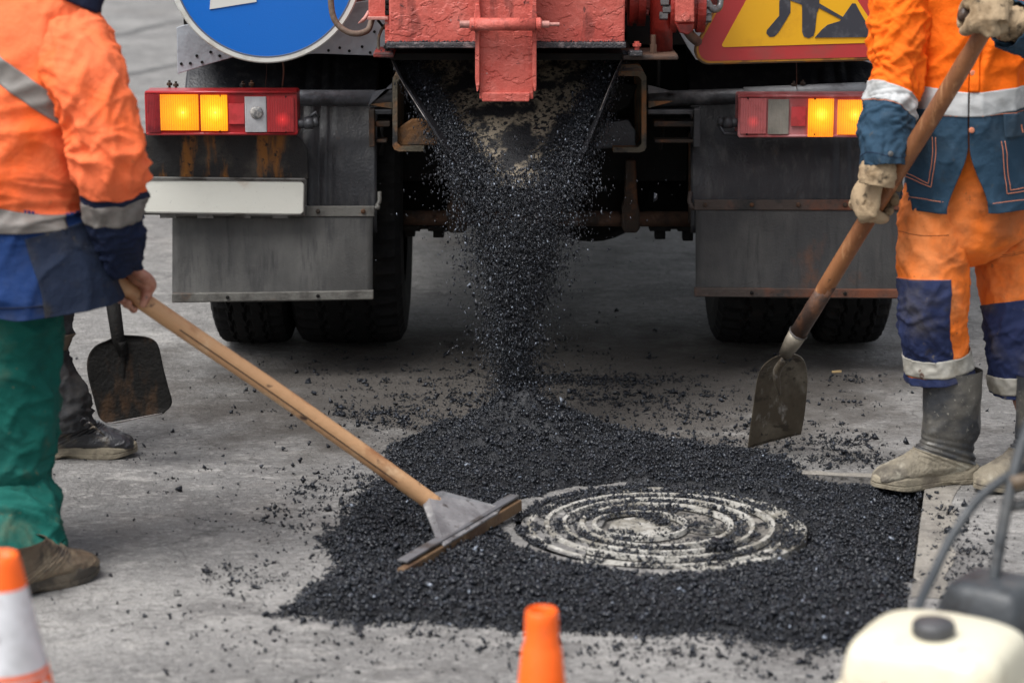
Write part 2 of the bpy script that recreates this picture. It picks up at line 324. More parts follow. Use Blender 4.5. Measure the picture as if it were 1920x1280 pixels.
# ---- pebble meshes joined into one stuff object
def rock_variants(n=14, npt=8, seed=5):
    r = np.random.default_rng(seed); out = []
    for i in range(n):
        bm = bmesh.new(); p = r.normal(size=(npt, 3)); p /= np.linalg.norm(p, axis=1)[:, None]; p *= r.uniform(.75, 1.15, (npt, 1))
        p = p*np.array([r.uniform(.9, 1.35), r.uniform(.75, 1.1), r.uniform(.45, .9)])
        for q_ in p: bm.verts.new(q_)
        g_ = bmesh.ops.convex_hull(bm, input=bm.verts[:]); bmesh.ops.delete(bm, geom=[e for e in bm.verts if not e.link_faces], context='VERTS'); bmesh.ops.triangulate(bm, faces=bm.faces[:])
        bm.verts.index_update()
        v = np.array([x.co[:] for x in bm.verts]); f = np.array([[q.index for q in x.verts] for x in bm.faces]); bm.free(); out.append((v, f))
    return out
RV = rock_variants(); RV6 = rock_variants(12, 6, 8)
def pebbles(name, pts, size, mat, glint=0.0, stretch=None, kind='stuff', label=None, cat=None, parent=None, seed=1, rv=RV):
    r = np.random.default_rng(seed); n = len(pts); pts = np.asarray(pts); size = np.broadcast_to(size, (n,))
    which = r.integers(0, len(rv), n); Vs = []; Fs = []; mi = []; off = 0
    q = r.normal(size=(n, 4)); q /= np.linalg.norm(q, axis=1)[:, None]
    w, x, y, z = q.T
    Rm = np.stack([1-2*(y*y+z*z), 2*(x*y-z*w), 2*(x*z+y*w), 2*(x*y+z*w), 1-2*(x*x+z*z), 2*(y*z-x*w), 2*(x*z-y*w), 2*(y*z+x*w), 1-2*(x*x+y*y)], 1).reshape(n, 3, 3)
    gl = r.random(n) < glint
    for k, (v, f) in enumerate(rv):
        idx = np.where(which == k)[0]
        if not len(idx): continue
        vv = np.einsum('nij,vj->nvi', Rm[idx], v)*size[idx][:, None, None]
        if stretch is not None: vv = vv*(np.array([1, 1, 1])[None, None]+(stretch[idx][:, None, None]-1)*np.array([0, 0, 1]))
        vv = vv+pts[idx][:, None, :]
        Vs.append(vv.reshape(-1, 3)); m = len(v)
        Fs.append((f[None]+(off+np.arange(len(idx))*m)[:, None, None]).reshape(-1, 3)); off += len(idx)*m
        mi.append(np.repeat(gl[idx].astype(np.int32), len(f)))
    V = np.concatenate(Vs); F = np.concatenate(Fs).astype(np.int32); mi = np.concatenate(mi)
    me = bpy.data.meshes.new(name); me.vertices.add(len(V)); me.vertices.foreach_set('co', V.astype(np.float32).ravel())
    me.loops.add(F.size); me.loops.foreach_set('vertex_index', F.ravel()); me.polygons.add(len(F))
    me.polygons.foreach_set('loop_start', np.arange(0, F.size, 3, dtype=np.int32)); me.polygons.foreach_set('loop_total', np.full(len(F), 3, np.int32))
    me.materials.append(mat); me.materials.append(m_glint)
    me.polygons.foreach_set('material_index', mi); me.update(calc_edges=True)
    o = bpy.data.objects.new(name, me); COL.objects.link(o)
    if kind: o['kind'] = kind
    if label: o['label'] = label
    if cat: o['category'] = cat
    if parent is not None: o.parent = parent
    return o

# ---- manhole
MC = G(1237, 985); MR = .375
outline_px = [(492,1156),(548,1124),(612,1085),(612,1040),(606,1000),(650,955),(700,905),(708,870),(745,838),(800,826),(870,812),(1000,800),(1120,812),(1200,822),(1330,838),(1430,852),(1530,880),(1665,890),(1735,915),(1730,980),(1718,1060),(1706,1172),(1650,1200),(1600,1222),(1500,1212),(1380,1200),(1250,1196),(1120,1196),(1000,1188),(900,1180),(800,1168),(690,1170),(610,1168)]
OUT = np.array([G(*p)[:2] for p in outline_px])
def sdist(x, y, poly=OUT):                            # signed distance, positive inside
    d = np.full(x.shape, 1e9); ins = np.zeros(x.shape, bool); n = len(poly)
    for i in range(n):
        a = poly[i]; b = poly[(i+1) % n]; ab = b-a; t = np.clip(((x-a[0])*ab[0]+(y-a[1])*ab[1])/(ab@ab), 0, 1)
        d = np.minimum(d, np.hypot(x-a[0]-t*ab[0], y-a[1]-t*ab[1]))
        c = ((a[1] > y) != (b[1] > y)) & (x < (b[0]-a[0])*(y-a[1])/(b[1]-a[1]+1e-12)+a[0]); ins ^= c
    return np.where(ins, d, -d)
MND = G(975, 842)                                     # foot of the mound under the falling asphalt
def height(x, y):
    d = sdist(x, y)+.046*fbm(x*7, y*7, 1.5, 3)+.012*fbm(x*30, y*30, 2.5, 2)
    a, b = in_hole(x, y); 
    edge = np.maximum(smooth(.22, .03, a), smooth(.20, .03, b)*smooth(.42, .26, a))*(a > -.05)*(b > -.05)*(b < HD+.01)   # low along the sharp cut edges
    xr = (x*.9-y*.43); h = smooth(-.005, .07, d)*.024-.004+(.016*fbm(x*5, y*5, .3, 3)+.009*ridge(xr*16, (x*.43+y*.9)*3, .4)*.6)*smooth(0, .1, d)+.009*fbm(x*24, y*24, .9, 2)
    h = h - edge*.040*smooth(0, .03, d)
    rr = np.hypot((x-MND[0])/1.25, (y-MND[1]))
    h = h+.150*np.exp(-(rr/.135)**1.4)+.045*fbm(x*11, y*11, 5.5, 3)*np.exp(-(rr/.30)**2)+.018*np.exp(-((x-MND[0]-.12)/.3)**2-((y-MND[1]+.12)/.22)**2)
    h = h+.012*np.exp(-((y-G(1000, 1120)[1])/.08)**2)*smooth(0, .1, d)
    rm = np.hypot(x-MC[0], y-MC[1]); h = h-.016*smooth(MR+.22, MR+.03, rm)*smooth(-.005,.07,d); mask = smooth(MR+.004, MR+.05, rm+.035*fbm(x*11, y*11, 4., 3)-.012*smooth(.1, .3, y-MC[1]))
    h = np.where(rm < MR+.15, h*mask-.030*(1-mask), h)
    return h, d, rm
gx = np.arange(OUT[:, 0].min()-.03, OUT[:, 0].max()+.03, .011); gy = np.arange(OUT[:, 1].min()-.03, OUT[:, 1].max()+.05, .011)
X, Y = np.meshgrid(gx, gy); H, D, RM = height(X, Y)
a_, b_ = in_hole(X, Y); okm = (a_ > .004) | (b_ < -.02); 
keep = (D > -.004) & (RM > MR*.985) & (((a_ > .003) & (b_ > .003)) | (H > 0.004) & (a_ > .0)); 
keep &= ~((b_ < .003) & (b_ > -.1) & (a_ < .28) & (a_ > -.1))
keep &= ~((a_ < .003) & (b_ > -.1))
idx = -np.ones(X.shape, int); idx[keep] = np.arange(keep.sum())
q = keep[:-1, :-1] & keep[1:, :-1] & keep[:-1, 1:] & keep[1:, 1:]; jj, ii = np.where(q)
F = np.stack([idx[jj, ii], idx[jj, ii+1], idx[jj+1, ii+1], idx[jj+1, ii]], 1)
V = np.stack([X[keep], Y[keep], H[keep]-.004], 1)
bed = meshobj('fresh_asphalt', V, F.tolist(), m_tarbase, kind='stuff', smooth_=True)
bed['label'] = 'loose fresh black asphalt heaped and raked around the manhole'

def sample(n, fn):
    x = rng.uniform(gx[0]-.02, gx[-1]+.02, n); y = rng.uniform(gy[0]-.02, gy[-1]+.02, n); return x, y
x, y = sample(198000, None); h, d, rm = height(x, y); a, b = in_hole(x, y)
ok = (d > -.012) & (rm > MR*1.0) & ~((a < .006) & (b > -.3)) & ~((b < .006) & (a < .28)) & (rng.random(len(x)) < np.where(rm < MR+.05, .8, 1))
ok &= (h > -.032)
x, y, h, d = x[ok], y[ok], h[ok], d[ok]; n = len(x)
near = smooth(6.9, 5.3, y)
size = np.clip(rng.lognormal(math.log(.0027), .55, n), .0011, .0115)*np.where(y < 5.95, 1.12, .95)
pts = np.stack([x, y, h+size*rng.uniform(-.3, .9, n)], 1)
pebbles('asphalt_grains', pts, size, m_tar, glint=.012, label='coarse black grains covering the raked asphalt', parent=bed, seed=3)
# clods
x, y = sample(1500, None); h, d, rm = height(x, y); ok = (d > .0) & (rm > MR+.03) & ~(((a_:=in_hole(x, y))[0] < .03) | (a_[1] < .03) & (a_[0] < .5)); x, y, h = x[ok], y[ok], h[ok]
cl = [];
for i in range(len(x)):
    k = rng.integers(4, 12); r = rng.uniform(.004, .012); c = rng.normal(size=(k, 3))*r*.8; c[:, 2] = abs(c[:, 2]); cl.append(np.array([x[i], y[i], h[i]])+c)
cl = np.concatenate(cl); pebbles('asphalt_clods', cl, rng.uniform(.003, .0075, len(cl)), m_tar, label='small clods stuck together on the asphalt', parent=bed, seed=4)

# ---- crumbs on the cover
n = 22000; ang = rng.uniform(0, 2*np.pi, n); rr = MR*np.sqrt(rng.uniform(0, 1, n)); x = MC[0]+rr*np.cos(ang); y = MC[1]+rr*np.sin(ang)
den = fbm(x*9, y*9, 8., 3)+.38*smooth(.0, .30, y-MC[1])+.35*smooth(.33, .375, rr)-.14+.12*np.exp(-(rr/.12)**2)
den = den+.22*np.array([any(abs(q-g_) < .014 for g_ in (.318, .259, .211, .15)) for q in rr]); ok = (den > .10) & (rng.random(n) < .22+1.1*den); x, y = x[ok], y[ok]
size = np.clip(rng.lognormal(math.log(.0034), .5, len(x)), .0012, .012)
crumb = [np.stack([x, y, .003+size*.4], 1)]; csz = [size]
cc = []; 
for i in range(210):
    aa = rng.uniform(0, 2*np.pi); r0 = MR*math.sqrt(rng.uniform(0, .95)); p = np.array([MC[0]+r0*math.cos(aa), MC[1]+r0*math.sin(aa), .004])
    if r0 < .3 and y.size and rng.random() < .35: continue
    k = rng.integers(5, 26); c = rng.normal(size=(k, 3))*np.array([.014, .011, .003]); c[:, 2] = abs(c[:, 2]); crumb.append(p+c); csz.append(rng.uniform(.002, .0055, k))
crumbs_cover = pebbles('asphalt_crumbs', np.concatenate(crumb), np.concatenate(csz), m_tar, label='black crumbs strewn over the manhole cover', seed=6)

# ---- scattered crumbs on the road
sc = []; ss = []
x = rng.uniform(-1.6, 1.75, 60000); y = rng.uniform(4.6, 8.0, 60000); _, d, _ = height(x, y)
pr = np.exp(-np.maximum(-d, 0)/.10)*.75*(fbm(x*7, y*7, 6., 3) > -.08)+np.exp(-np.maximum(-d, 0)/.36)*.26*(fbm(x*4, y*4, 7.7, 3) > .08)+.004
a, b = in_hole(x, y)
ok = (d < 0) & (rng.random(len(x)) < pr) & ~((a < 0) & (a > -.04) & (b > 0)); x, y = x[ok], y[ok]
size = np.clip(rng.lognormal(math.log(.0028), .6, len(x)), .0009, .013); sc.append(np.stack([x, y, size*.45], 1)); ss.append(size)
blobs = [((1090, 715), .24, .045, 1500), ((1010, 705), .2, .06, 500), ((870, 745), .2, .05, 420), ((700, 775), .13, .03, 420), ((760, 800), .2, .04, 380), ((900, 790), .25, .04, 700), ((820, 770), .35, .1, 600), ((1200, 760), .35, .10, 650), ((1130, 745), .25, .06, 500),
         ((1330, 800), .3, .10, 650), ((1430, 830), .25, .05, 500), ((1310, 775), .08, .02, 90), ((1570, 830), .12, .05, 260), ((1610, 710), .10, .03, 110), ((1620, 860), .16, .04, 260), ((1560, 745), .2, .12, 90),
         ((1530, 860), .25, .03, 420), ((540, 965), .08, .05, 90), ((560, 990), .10, .03, 90), ((600, 940), .12, .08, 200), ((410, 1075), .06, .03, 60), ((470, 1090), .09, .05, 110), ((640, 900), .1, .08, 200),
         ((1790, 1010), .05, .12, 260), ((1800, 1090), .09, .12, 260), ((1780, 960), .07, .08, 160), ((1350, 1225), .4, .06, 420), ((1000, 1225), .5, .07, 300), ((1500, 1250), .3, .08, 380), ((700, 1200), .2, .05, 80), ((1000, 650), .8, .3, 500), ((800, 700), .5, .25, 900), ((1300, 720), .5, .2, 500), ((450, 880), .5, .3, 200), ((660, 720), .4, .2, 160)]
for (c, sx, sy, k) in blobs:
    g = G(*c); p = rng.normal(size=(k, 2))*np.array([sx*.6, sy*1.1])+g[:2]
    cm = rng.integers(0, max(2, k//12), k); cen = rng.normal(size=(max(2, k//12), 2))*np.array([sx*.6, sy*1.1])+g[:2]; pc = cen[cm]+rng.normal(size=(k, 2))*.012
    p = np.where((rng.random(k) < .6)[:, None], pc, p); _, d, _ = height(p[:, 0], p[:, 1]); p = p[d < .01]
    s_ = np.clip(rng.lognormal(math.log(.0032), .6, len(p)), .001, .014); sc.append(np.stack([p[:, 0], p[:, 1], s_*.5], 1)); ss.append(s_)
x = rng.uniform(-1.5, 1.6, 60000); y = rng.uniform(4.9, 8.4, 60000); _, d, _ = height(x, y)
pr = np.exp(-np.maximum(-d, 0)/.30)*.45*(.35+np.clip(fbm(x*3, y*3, 3.3, 4)*2.2, -.3, .8))+.03; a, b = in_hole(x, y)
ok = (d < .01) & (rng.random(len(x)) < pr) & ~((a < 0) & (a > -.04) & (b > 0)); x, y = x[ok], y[ok]; s_ = rng.uniform(.0006, .0016, len(x)); sc.append(np.stack([x, y, s_*.4], 1)); ss.append(s_)
pebbles('asphalt_crumbs', np.concatenate(sc), np.concatenate(ss), m_tar, label='black asphalt crumbs scattered over the grey road', seed=7, rv=RV6)

# ---- single lumps one can point at
def lump(px, py, r, label, k=60, z=0.0, loose=.55):
    g = G(px, py); c = rng.normal(size=(k, 3)); c /= np.linalg.norm(c, axis=1)[:, None]; c *= (rng.random((k, 1))**.4)*r*np.array([1.2, 1, loose]); c[:, 2] += r*loose*.8+z
    o = pebbles('asphalt_lump', g+c, rng.uniform(.22, .42, k)*r, m_tar, kind=None, label=label, cat='asphalt lump', seed=int(px)); return o
lump(1350, 1036, .030, 'largest black asphalt lump, lying on the right part of the manhole cover', 110, .006)
for (px, py, r, lb) in [(333, 1116, .0085, 'round black lump alone on the grey road between boot and left tip of the asphalt'), (388, 1067, .0085, 'upper of two round black lumps left of the asphalt, nearest the green trouser leg'),
                        (391, 1079, .009, 'lower of two touching black lumps on the road left of the asphalt'), (429, 1116, .009, 'black lump on the road just below the loose crumbs left of the asphalt'), (535, 1080, .0085, 'black lump close to the left edge of the raked asphalt'),
                        (722, 718, .014, 'black lump on the road left of the falling asphalt, below the mud flap'), (1214, 770, .011, 'black lump on the road right of the mound'), (1326, 740, .012, 'black lump on the road behind the mound, below the right wheels')]:
    lump(px, py, r, lb, 16, 0, .85)

# ---- manhole cover
MC = MC-np.array([0, 0, .005])
t = Thing('manhole_cover', 'round pale ribbed manhole cover half strewn with black crumbs', 'manhole cover', (MC[0], MC[1], 0))
m_man = M('dusty_iron', (.37, .355, .32), .75, layers=[((.20, .185, .155), 7, .47, .60), ((.52, .505, .47), 22, .5, .7, (1,1,1), .7), ((.05, .048, .045), 90, .55, .64, (1,1,1), .9)], bumps=[(160, .002), (40, .003)])
m_man2 = M('dusty_groove', (.20, .185, .165), .8, layers=[((.07, .065, .06), 14, .42, .60), ((.4, .38, .34), 30, .6, .7), ((.04, .04, .04), 90, .55, .65)], bumps=[(160, .003)])
MB().lathe([(MR, -.055), (MR, .002), (MR-.005, .005), (MR-.020, .005), (MR-.024, -.004), (MR-.030, -.004), (MR-.034, .006), (MR-.048, .006), (MR-.053, 0), (MR-.053, -.03)], MC, n=96, cap=False).obj('frame', m_man, t, smooth_=False)
MB().lathe([(MR-.056, -.03), (MR-.056, -.005), (.0005, -.005)], MC, n=96, cap=False).obj('cover_plate', m_man2, t)
for (r0, r1, dx, a0, a1) in [(.298, .280, 0, 0, 360), (.250, .234, -.003, 0, 360), (.200, .182, -.008, 0, 360), (.126, .110, -.05, 0, 360)]:
    mb = MB(); n = 96; th = np.radians(np.linspace(a0, a1, n, endpoint=False)); c = MC+np.array([dx, 0, 0]); wob = 1+.006*np.sin(th*7)
    prof = [(r0, -.005), (r0-.003, .007), (r1+.003, .007), (r1, -.005)]
    V = np.concatenate([np.stack([c[0]+r*np.cos(th)*wob, c[1]+r*np.sin(th)*wob, np.full(n, z)], 1) for r, z in prof])
    mb.add(V, [(i*n+j, i*n+(j+1) % n, (i+1)*n+(j+1) % n, (i+1)*n+j) for i in range(3) for j in range(n)]); mb.obj('ring_rib', m_man, t)
MB().lathe([(.085, -.002), (.082, .004), (.0005, .004)], MC+np.array([-.045, 0, 0]), n=48, cap=False).obj('centre_disc', m_man, t)
MB().lathe([(.052, -.002), (.049, .007), (.038, .007), (.036, 0), (.0005, 0)], MC+np.array([.118, -.004, 0]), n=32, cap=False).obj('lifting_boss', m_man2, t)
mb = MB(); pr = rounded(.046, .020, .010, 5, MC[0]+.122, MC[1]-.022); mb.prism([(a, b, -.002) for a, b in pr], (0, 0, .007)); mb.obj('lifting_slot', M('slot_dirt', (.2, .19, .17), .9), t)

# a yellow straw-like chip on the road
o = MB().bar(G(1560, 699)+[0, 0, .004], G(1577, 698)+[0, 0, .004], .006, .006).obj('wood_chip', M('pale_wood', (.6, .42, .2), .7)); tag(o, 'tiny pale wood chip on the road right of the upright shovel', 'wood chip')

# ---- the falling asphalt
YC_T, YC_B = 7.02, 6.80
def fall(n, seed):
    r = np.random.default_rng(seed); out = []; 
    y = 318+(r.random(n)**.95)*482                    # photo rows from 300 to 800 tell the height
    tt = (y-318)/482; Yd = YC_T+(YC_B-YC_T)*tt**.5
    cx = np.interp(y, [300, 400, 450, 560, 640, 800], [968, 975, 972, 962, 962, 968]); w = np.interp(y, [318, 350, 400, 450, 520, 600, 700, 770, 800], [138, 122, 100, 84, 72, 62, 54, 60, 84])
    u = r.normal(size=n)*.44; far = r.random(n) < .05; u = np.where(far, u*2.2, u); w = w*(1+.30*noise(y*.018, .5, .2+0*y)); cx = cx+10*noise(y*.014, 3.5, .7+0*y)+8*noise(y*.05, 1.5, .7+0*y)
    px = cx+u*w; dep = r.normal(size=n)*.5*w*.0016
    pts = np.array([P(a, b, c) for a, b, c in zip(px, y, Yd)]); pts[:, 1] += dep; return pts
p1 = fall(33000, 1)
def branch(n, A, B, w0, w1, seed, Y0=7.33, Y1=7.03):
    r = np.random.default_rng(seed); t = r.random(n)**.8; w = w0+(w1-w0)*t; out = np.empty((n, 3))
    pr = r.normal(size=n)
    for i in range(n):
        px = A[0]+(B[0]-A[0])*t[i]+pr[i]*w[i]; py = A[1]+(B[1]-A[1])*t[i]+r.normal()*12
        out[i] = P(px, py, Y0+(Y1-Y0)*t[i]); out[i, 1] -= abs(r.normal())*.02
    return out
p2 = branch(2600, (768, 128), (900, 350), 10, 24, 2); p3 = branch(3400, (1140, 135), (1045, 360), 12, 26, 3)
p4 = branch(1500, (830, 270), (950, 520), 14, 40, 5, 7.05, 6.95); p5 = branch(1800, (1100, 260), (1000, 520), 14, 40, 6, 7.05, 6.95)
# wide spray of single grains
r = np.random.default_rng(8); n = 1500; y = 250+r.random(n)*520; px = 968+r.normal(size=n)*np.interp(y, [250, 420, 800], [72, 66, 66]); p6 = np.array([P(a, b, 6.9+r.normal()*.06) for a, b in zip(px, y)])
n = 500; y = 450+r.random(n)*170; px = 880+r.normal(size=n)*28+(y-450)*.2; p7 = np.array([P(a, b, 6.9+r.normal()*.06) for a, b in zip(px, y)])
p8 = branch(10000, (762, 116), (915, 370), 13, 26, 12); p9 = branch(11000, (1142, 116), (1030, 370), 14, 28, 13); p10 = branch(4500, (860, 300), (960, 560), 16, 28, 14, 7.03, 6.93); p11 = branch(5500, (1075, 290), (985, 560), 16, 28, 15, 7.03, 6.93)
allp = np.concatenate([p1, p2, p3, p4, p5, p8, p9, p10, p11, p6, p7]); n = len(allp)
size = np.clip(rng.lognormal(math.log(.0022), .50, n), .0009, .0085); size[-2000:] *= .72
h, _, _ = height(allp[:, 0], allp[:, 1]); ok = allp[:, 2] > h
fo = pebbles('falling_asphalt', allp[ok], size[ok], m_tar, glint=.06, stretch=rng.uniform(1.1, 2.4, ok.sum()), label='stream of black asphalt grains falling from the chute onto the mound', seed=9, rv=RV6)
# ================================================================== the truck
YF = 7.64                                             # plane of the mud flaps
truck = Thing('dump_truck', 'rear of a dirty truck with a flaking red hopper and lit amber tail lamps', 'truck', (.08, 8.26, 0))
TL = truck.loc
def fbox(x0, y0, x1, y1, Yf, dep, mb=None):
    a = P(x0, y1, Yf); b = P(x1, y0, Yf); mb = mb or MB(); mb.box(min(a[0], b[0]), max(a[0], b[0]), Yf, Yf+dep, a[2], b[2]); return mb
def poly(pts, Yf, dep=.003, mb=None):                 # outline in photo pixels standing in the plane Yf
    mb = mb or MB(); Ys = Yf if hasattr(Yf, '__len__') else [Yf]*len(pts)
    mb.prism([P(a, b, y) for (a, b), y in zip(pts, Ys)], (0, dep, 0)); return mb
# wheels
def tyre(xc, w, Rr=.50):
    mb = MB(); n = 150
    prof = [(-.50, .30), (-.52, .34), (-.54, .40), (-.52, .455), (-.47, .485), (-.42, .497)]
    k = 25
    prof += [(-.40+.80*i/(k-1), .503-.004*abs(2*i/(k-1)-1)**2) for i in range(k)]
    prof += [(-p[0], p[1]) for p in prof[5::-1]]
    th = np.arange(n)*2*np.pi/n; V = []
    for (u, r) in prof:
        rr = np.full(n, r)
        if abs(u) <= .44 and r > .48:
            for gpos in (-.22, 0, .22):
                zz = gpos+.022*np.sign(np.sin(th*38))
                rr = np.where(np.abs(u-zz) < .022, r-.013, rr)
            if abs(u) > .27: rr = np.where(np.sin(th*50+np.sign(u)) > .25, rr, r-.013)
        elif r > .42: rr = np.where(np.sin(th*50+np.sign(u)) > .25, rr+.004, rr-.004)
        V.append(np.stack([xc+u*w*np.ones(n), 8.26+rr*Rr/.503*np.cos(th), Rr+rr*Rr/.503*np.sin(th)], 1))
    m = len(prof); V = np.concatenate(V)
    F = [(i*n+j, i*n+(j+1) % n, (i+1)*n+(j+1) % n, (i+1)*n+j) for i in range(m-1) for j in range(n)]
    mb.add(V, F); return mb
def gx_(px, Y=8.15): return G(px, 625)[0]
for (a, b) in [(385, 560), (576, 764), (1326, 1492), (1508, 1684)]:
    xa, xb = G(a, 618)[0], G(b, 618)[0]
    if a < 400: xa = (a-960)*S(7.78, .3)
    if b > 1600: xb = (b-960)*S(7.78, .3)
    w = (xb-xa)
    ty = tyre((xa+xb)/2, w).obj('tyre', m_rubber, truck)
    mb = MB().lathe([(.29, -w*.42), (.30, -w*.40), (.30, w*.40), (.29, w*.42)], ((xa+xb)/2, 8.26, .5), (1, 0, 0), 40); mb.obj('rim', m_dark, ty, smooth_=True)
# underside and body
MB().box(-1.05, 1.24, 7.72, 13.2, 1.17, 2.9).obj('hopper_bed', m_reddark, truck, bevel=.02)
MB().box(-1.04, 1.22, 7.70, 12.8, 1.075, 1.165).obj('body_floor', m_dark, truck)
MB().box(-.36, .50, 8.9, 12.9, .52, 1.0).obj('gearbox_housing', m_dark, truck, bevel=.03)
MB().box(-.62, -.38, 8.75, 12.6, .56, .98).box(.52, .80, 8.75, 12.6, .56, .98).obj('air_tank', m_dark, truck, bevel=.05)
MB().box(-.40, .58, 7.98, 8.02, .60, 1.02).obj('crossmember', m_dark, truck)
axle = MB().tube([(-.9, 8.26, .52), (1.07, 8.26, .52)], .07, 18).obj('axle', m_dark, truck, smooth_=True)
d0 = P(1110, 385, 8.3); MB().lathe([(.02, -.24), (.10, -.22), (.19, -.13), (.235, 0), (.19, .13), (.10, .22), (.02, .24)], (d0[0], 8.3, .575), (0, 1, 0), 36).obj('differential', m_dark, truck, smooth_=True)
for x in (-.52, .60): MB().box(x, x+.09, 7.9, 9.4, .50, .60).obj('leaf_spring', m_dark, truck, bevel=.01)
# horizontal torsion rod with its two hangers
a = P(745, 408, 7.95); b = P(1300, 411, 7.95)
MB().tube([a, b], .026, 20).obj('torsion_rod', m_rust2, truck, smooth_=True)
for (px, x0, x1) in [(857, 838, 876), (1183, 1166, 1200)]:
    h = poly([(x0+8, 300), (x1-8, 300), (x1-4, 380), (x1, 395), (x1, 428), (x1-6, 437), (x0+5, 437), (x0, 428), (x0, 390), (x0+5, 375)], 7.90, .05).obj('rod_hanger', m_rust, truck, bevel=.006)
for (px, py) in [(768, 440), (822, 442), (1238, 445), (1290, 448)]:
    fbox(px-20, 423, px+20, 434, 7.95, .09, fbox(px-10, 428, px+10, py+4, 7.97, .05)).obj('u_bolt', m_dark, truck, bevel=.003)
for px in (800, 1262): fbox(px-45, 418, px+45, 430, 7.96, .12).obj('spring_plate', m_dark, truck)
for s_, (x0, x1) in ((1, (712, 724)), (-1, (1292, 1300))):
    poly([(x0, 250), (x1, 250), (x1, 400), (x0, 420)], 7.86, .04).obj('guard_stay', m_rust, truck)
# chassis rails: open C channels seen end on
def rail(x_out, x_in, y0, y1, mat):
    s = 1 if x_in > x_out else -1; t_ = 9*s; r = 12*s
    pts = [(x_in, y0), (x_out+r, y0), (x_out+r*.3, y0+3), (x_out, y0+10), (x_out, y1-10), (x_out+r*.3, y1-3), (x_out+r, y1), (x_in, y1), (x_in, y1-9), (x_out+r+t_*.4, y1-9), (x_out+t_, y1-16), (x_out+t_, y0+16), (x_out+r+t_*.4, y0+9), (x_in, y0+9)]
    return poly(pts, 7.50, 4.8)
m_rail = M('rail_steel', (.10, .085, .06), .7, .2, layers=[((.26, .11, .035), 9, .45, .62), ((.03, .03, .03), 14, .52, .66)], bumps=[(80, .003)])
rail(736, 795, 138, 284, m_rail).obj('chassis_rail', m_rail, truck); rail(1212, 1150, 134, 286, m_rail).obj('chassis_rail', m_rail, truck)
poly([(740, 246), (752, 236), (772, 224), (800, 223), (812, 236), (822, 256), (822, 272), (744, 274)], 7.52, .03).obj('rusty_gusset', M('rust_plate', (.20, .095, .035), .75, .1, layers=[((.05, .045, .04), 12, .42, .62)], bumps=[(70, .003)]), truck, bevel=.004)
poly([(1118, 232), (1178, 224), (1192, 245), (1192, 276), (1112, 280)], 7.55, .03).obj('dark_gusset', m_tubedark, truck, bevel=.004)
poly([(1140, 150), (1196, 160), (1180, 200), (1150, 215), (1130, 200)], 7.60, .03).obj('dark_gusset', m_dark, truck, bevel=.004)
for (x0, x1) in ((692, 735), (1214, 1314)):
    fbox(x0, 206, x1, 215, 7.62, .08).obj('spring_bracket', m_tubedark, truck, bevel=.003)
    fbox(x0+12, 228, x1-4, 238, 7.62, .08).obj('spring_bracket', m_rust, truck, bevel=.003)
    fbox(x0+14, 262, x1-10, 268, 7.62, .06).obj('spring_bracket', m_rust, truck, bevel=.002)
fbox(692, 206, 702, 276, 7.60, .06).obj('bracket_cheek', m_rust, truck, bevel=.003); fbox(1300, 204, 1314, 276, 7.60, .06).obj('bracket_cheek', m_tubedark, truck, bevel=.003)
for (x, y0, y1) in [(1232, 70, 200), (1240, 200, 280), (716, 240, 290)]:
    MB().tube(curve_pts([P(x, y0, 7.72), P(x+3, (y0+y1)/2, 7.70), P(x-2, y1, 7.72)], 10), .006, 8).obj('brake_pipe', m_dark, truck, smooth_=True)

# wheel guards: curved dark skins with ribs, a lip and the hanging flap
def guard(x0, x1, mat, topang, lipmat):
    xa = P(x0, 390, YF)[0]; xb = P(x1, 390, YF)[0]; n = 40; Rg = .60; th = np.radians(np.linspace(topang, 182, n)); zc = .50
    nx = 60; V = []; 
    for t_ in th:
        for i in range(nx):
            f = i/(nx-1); x = xa+(xb-xa)*f; rr = Rg+.004*math.sin(x*14)
            for rib in (.62, .70, .76):
                if abs(f-rib) < .012: rr -= .006
            V.append((x, 8.26+rr*math.cos(t_), zc+rr*math.sin(t_)))
    F = [(i*nx+j, i*nx+j+1, (i+1)*nx+j+1, (i+1)*nx+j) for i in range(n-1) for j in range(nx-1)]
    g = meshobj('wheel_guard', V, F, mat, truck, smooth_=True, solid=.006)
    c = [P(x0-2, 360, YF+.02), P(x0, 384, YF), P(x0+40, 391, YF-.005), P(x1-30, 391, YF-.005), P(x1+2, 384, YF), P(x1+6, 360, YF+.02)]
    MB().tube(curve_pts(c, 40), .007, 8).obj('guard_lip', lipmat, g, smooth_=True)
    return g
guard(338, 706, m_guard, 75, m_flange); guard(1296, 1694, m_guard, 75, m_flanger)
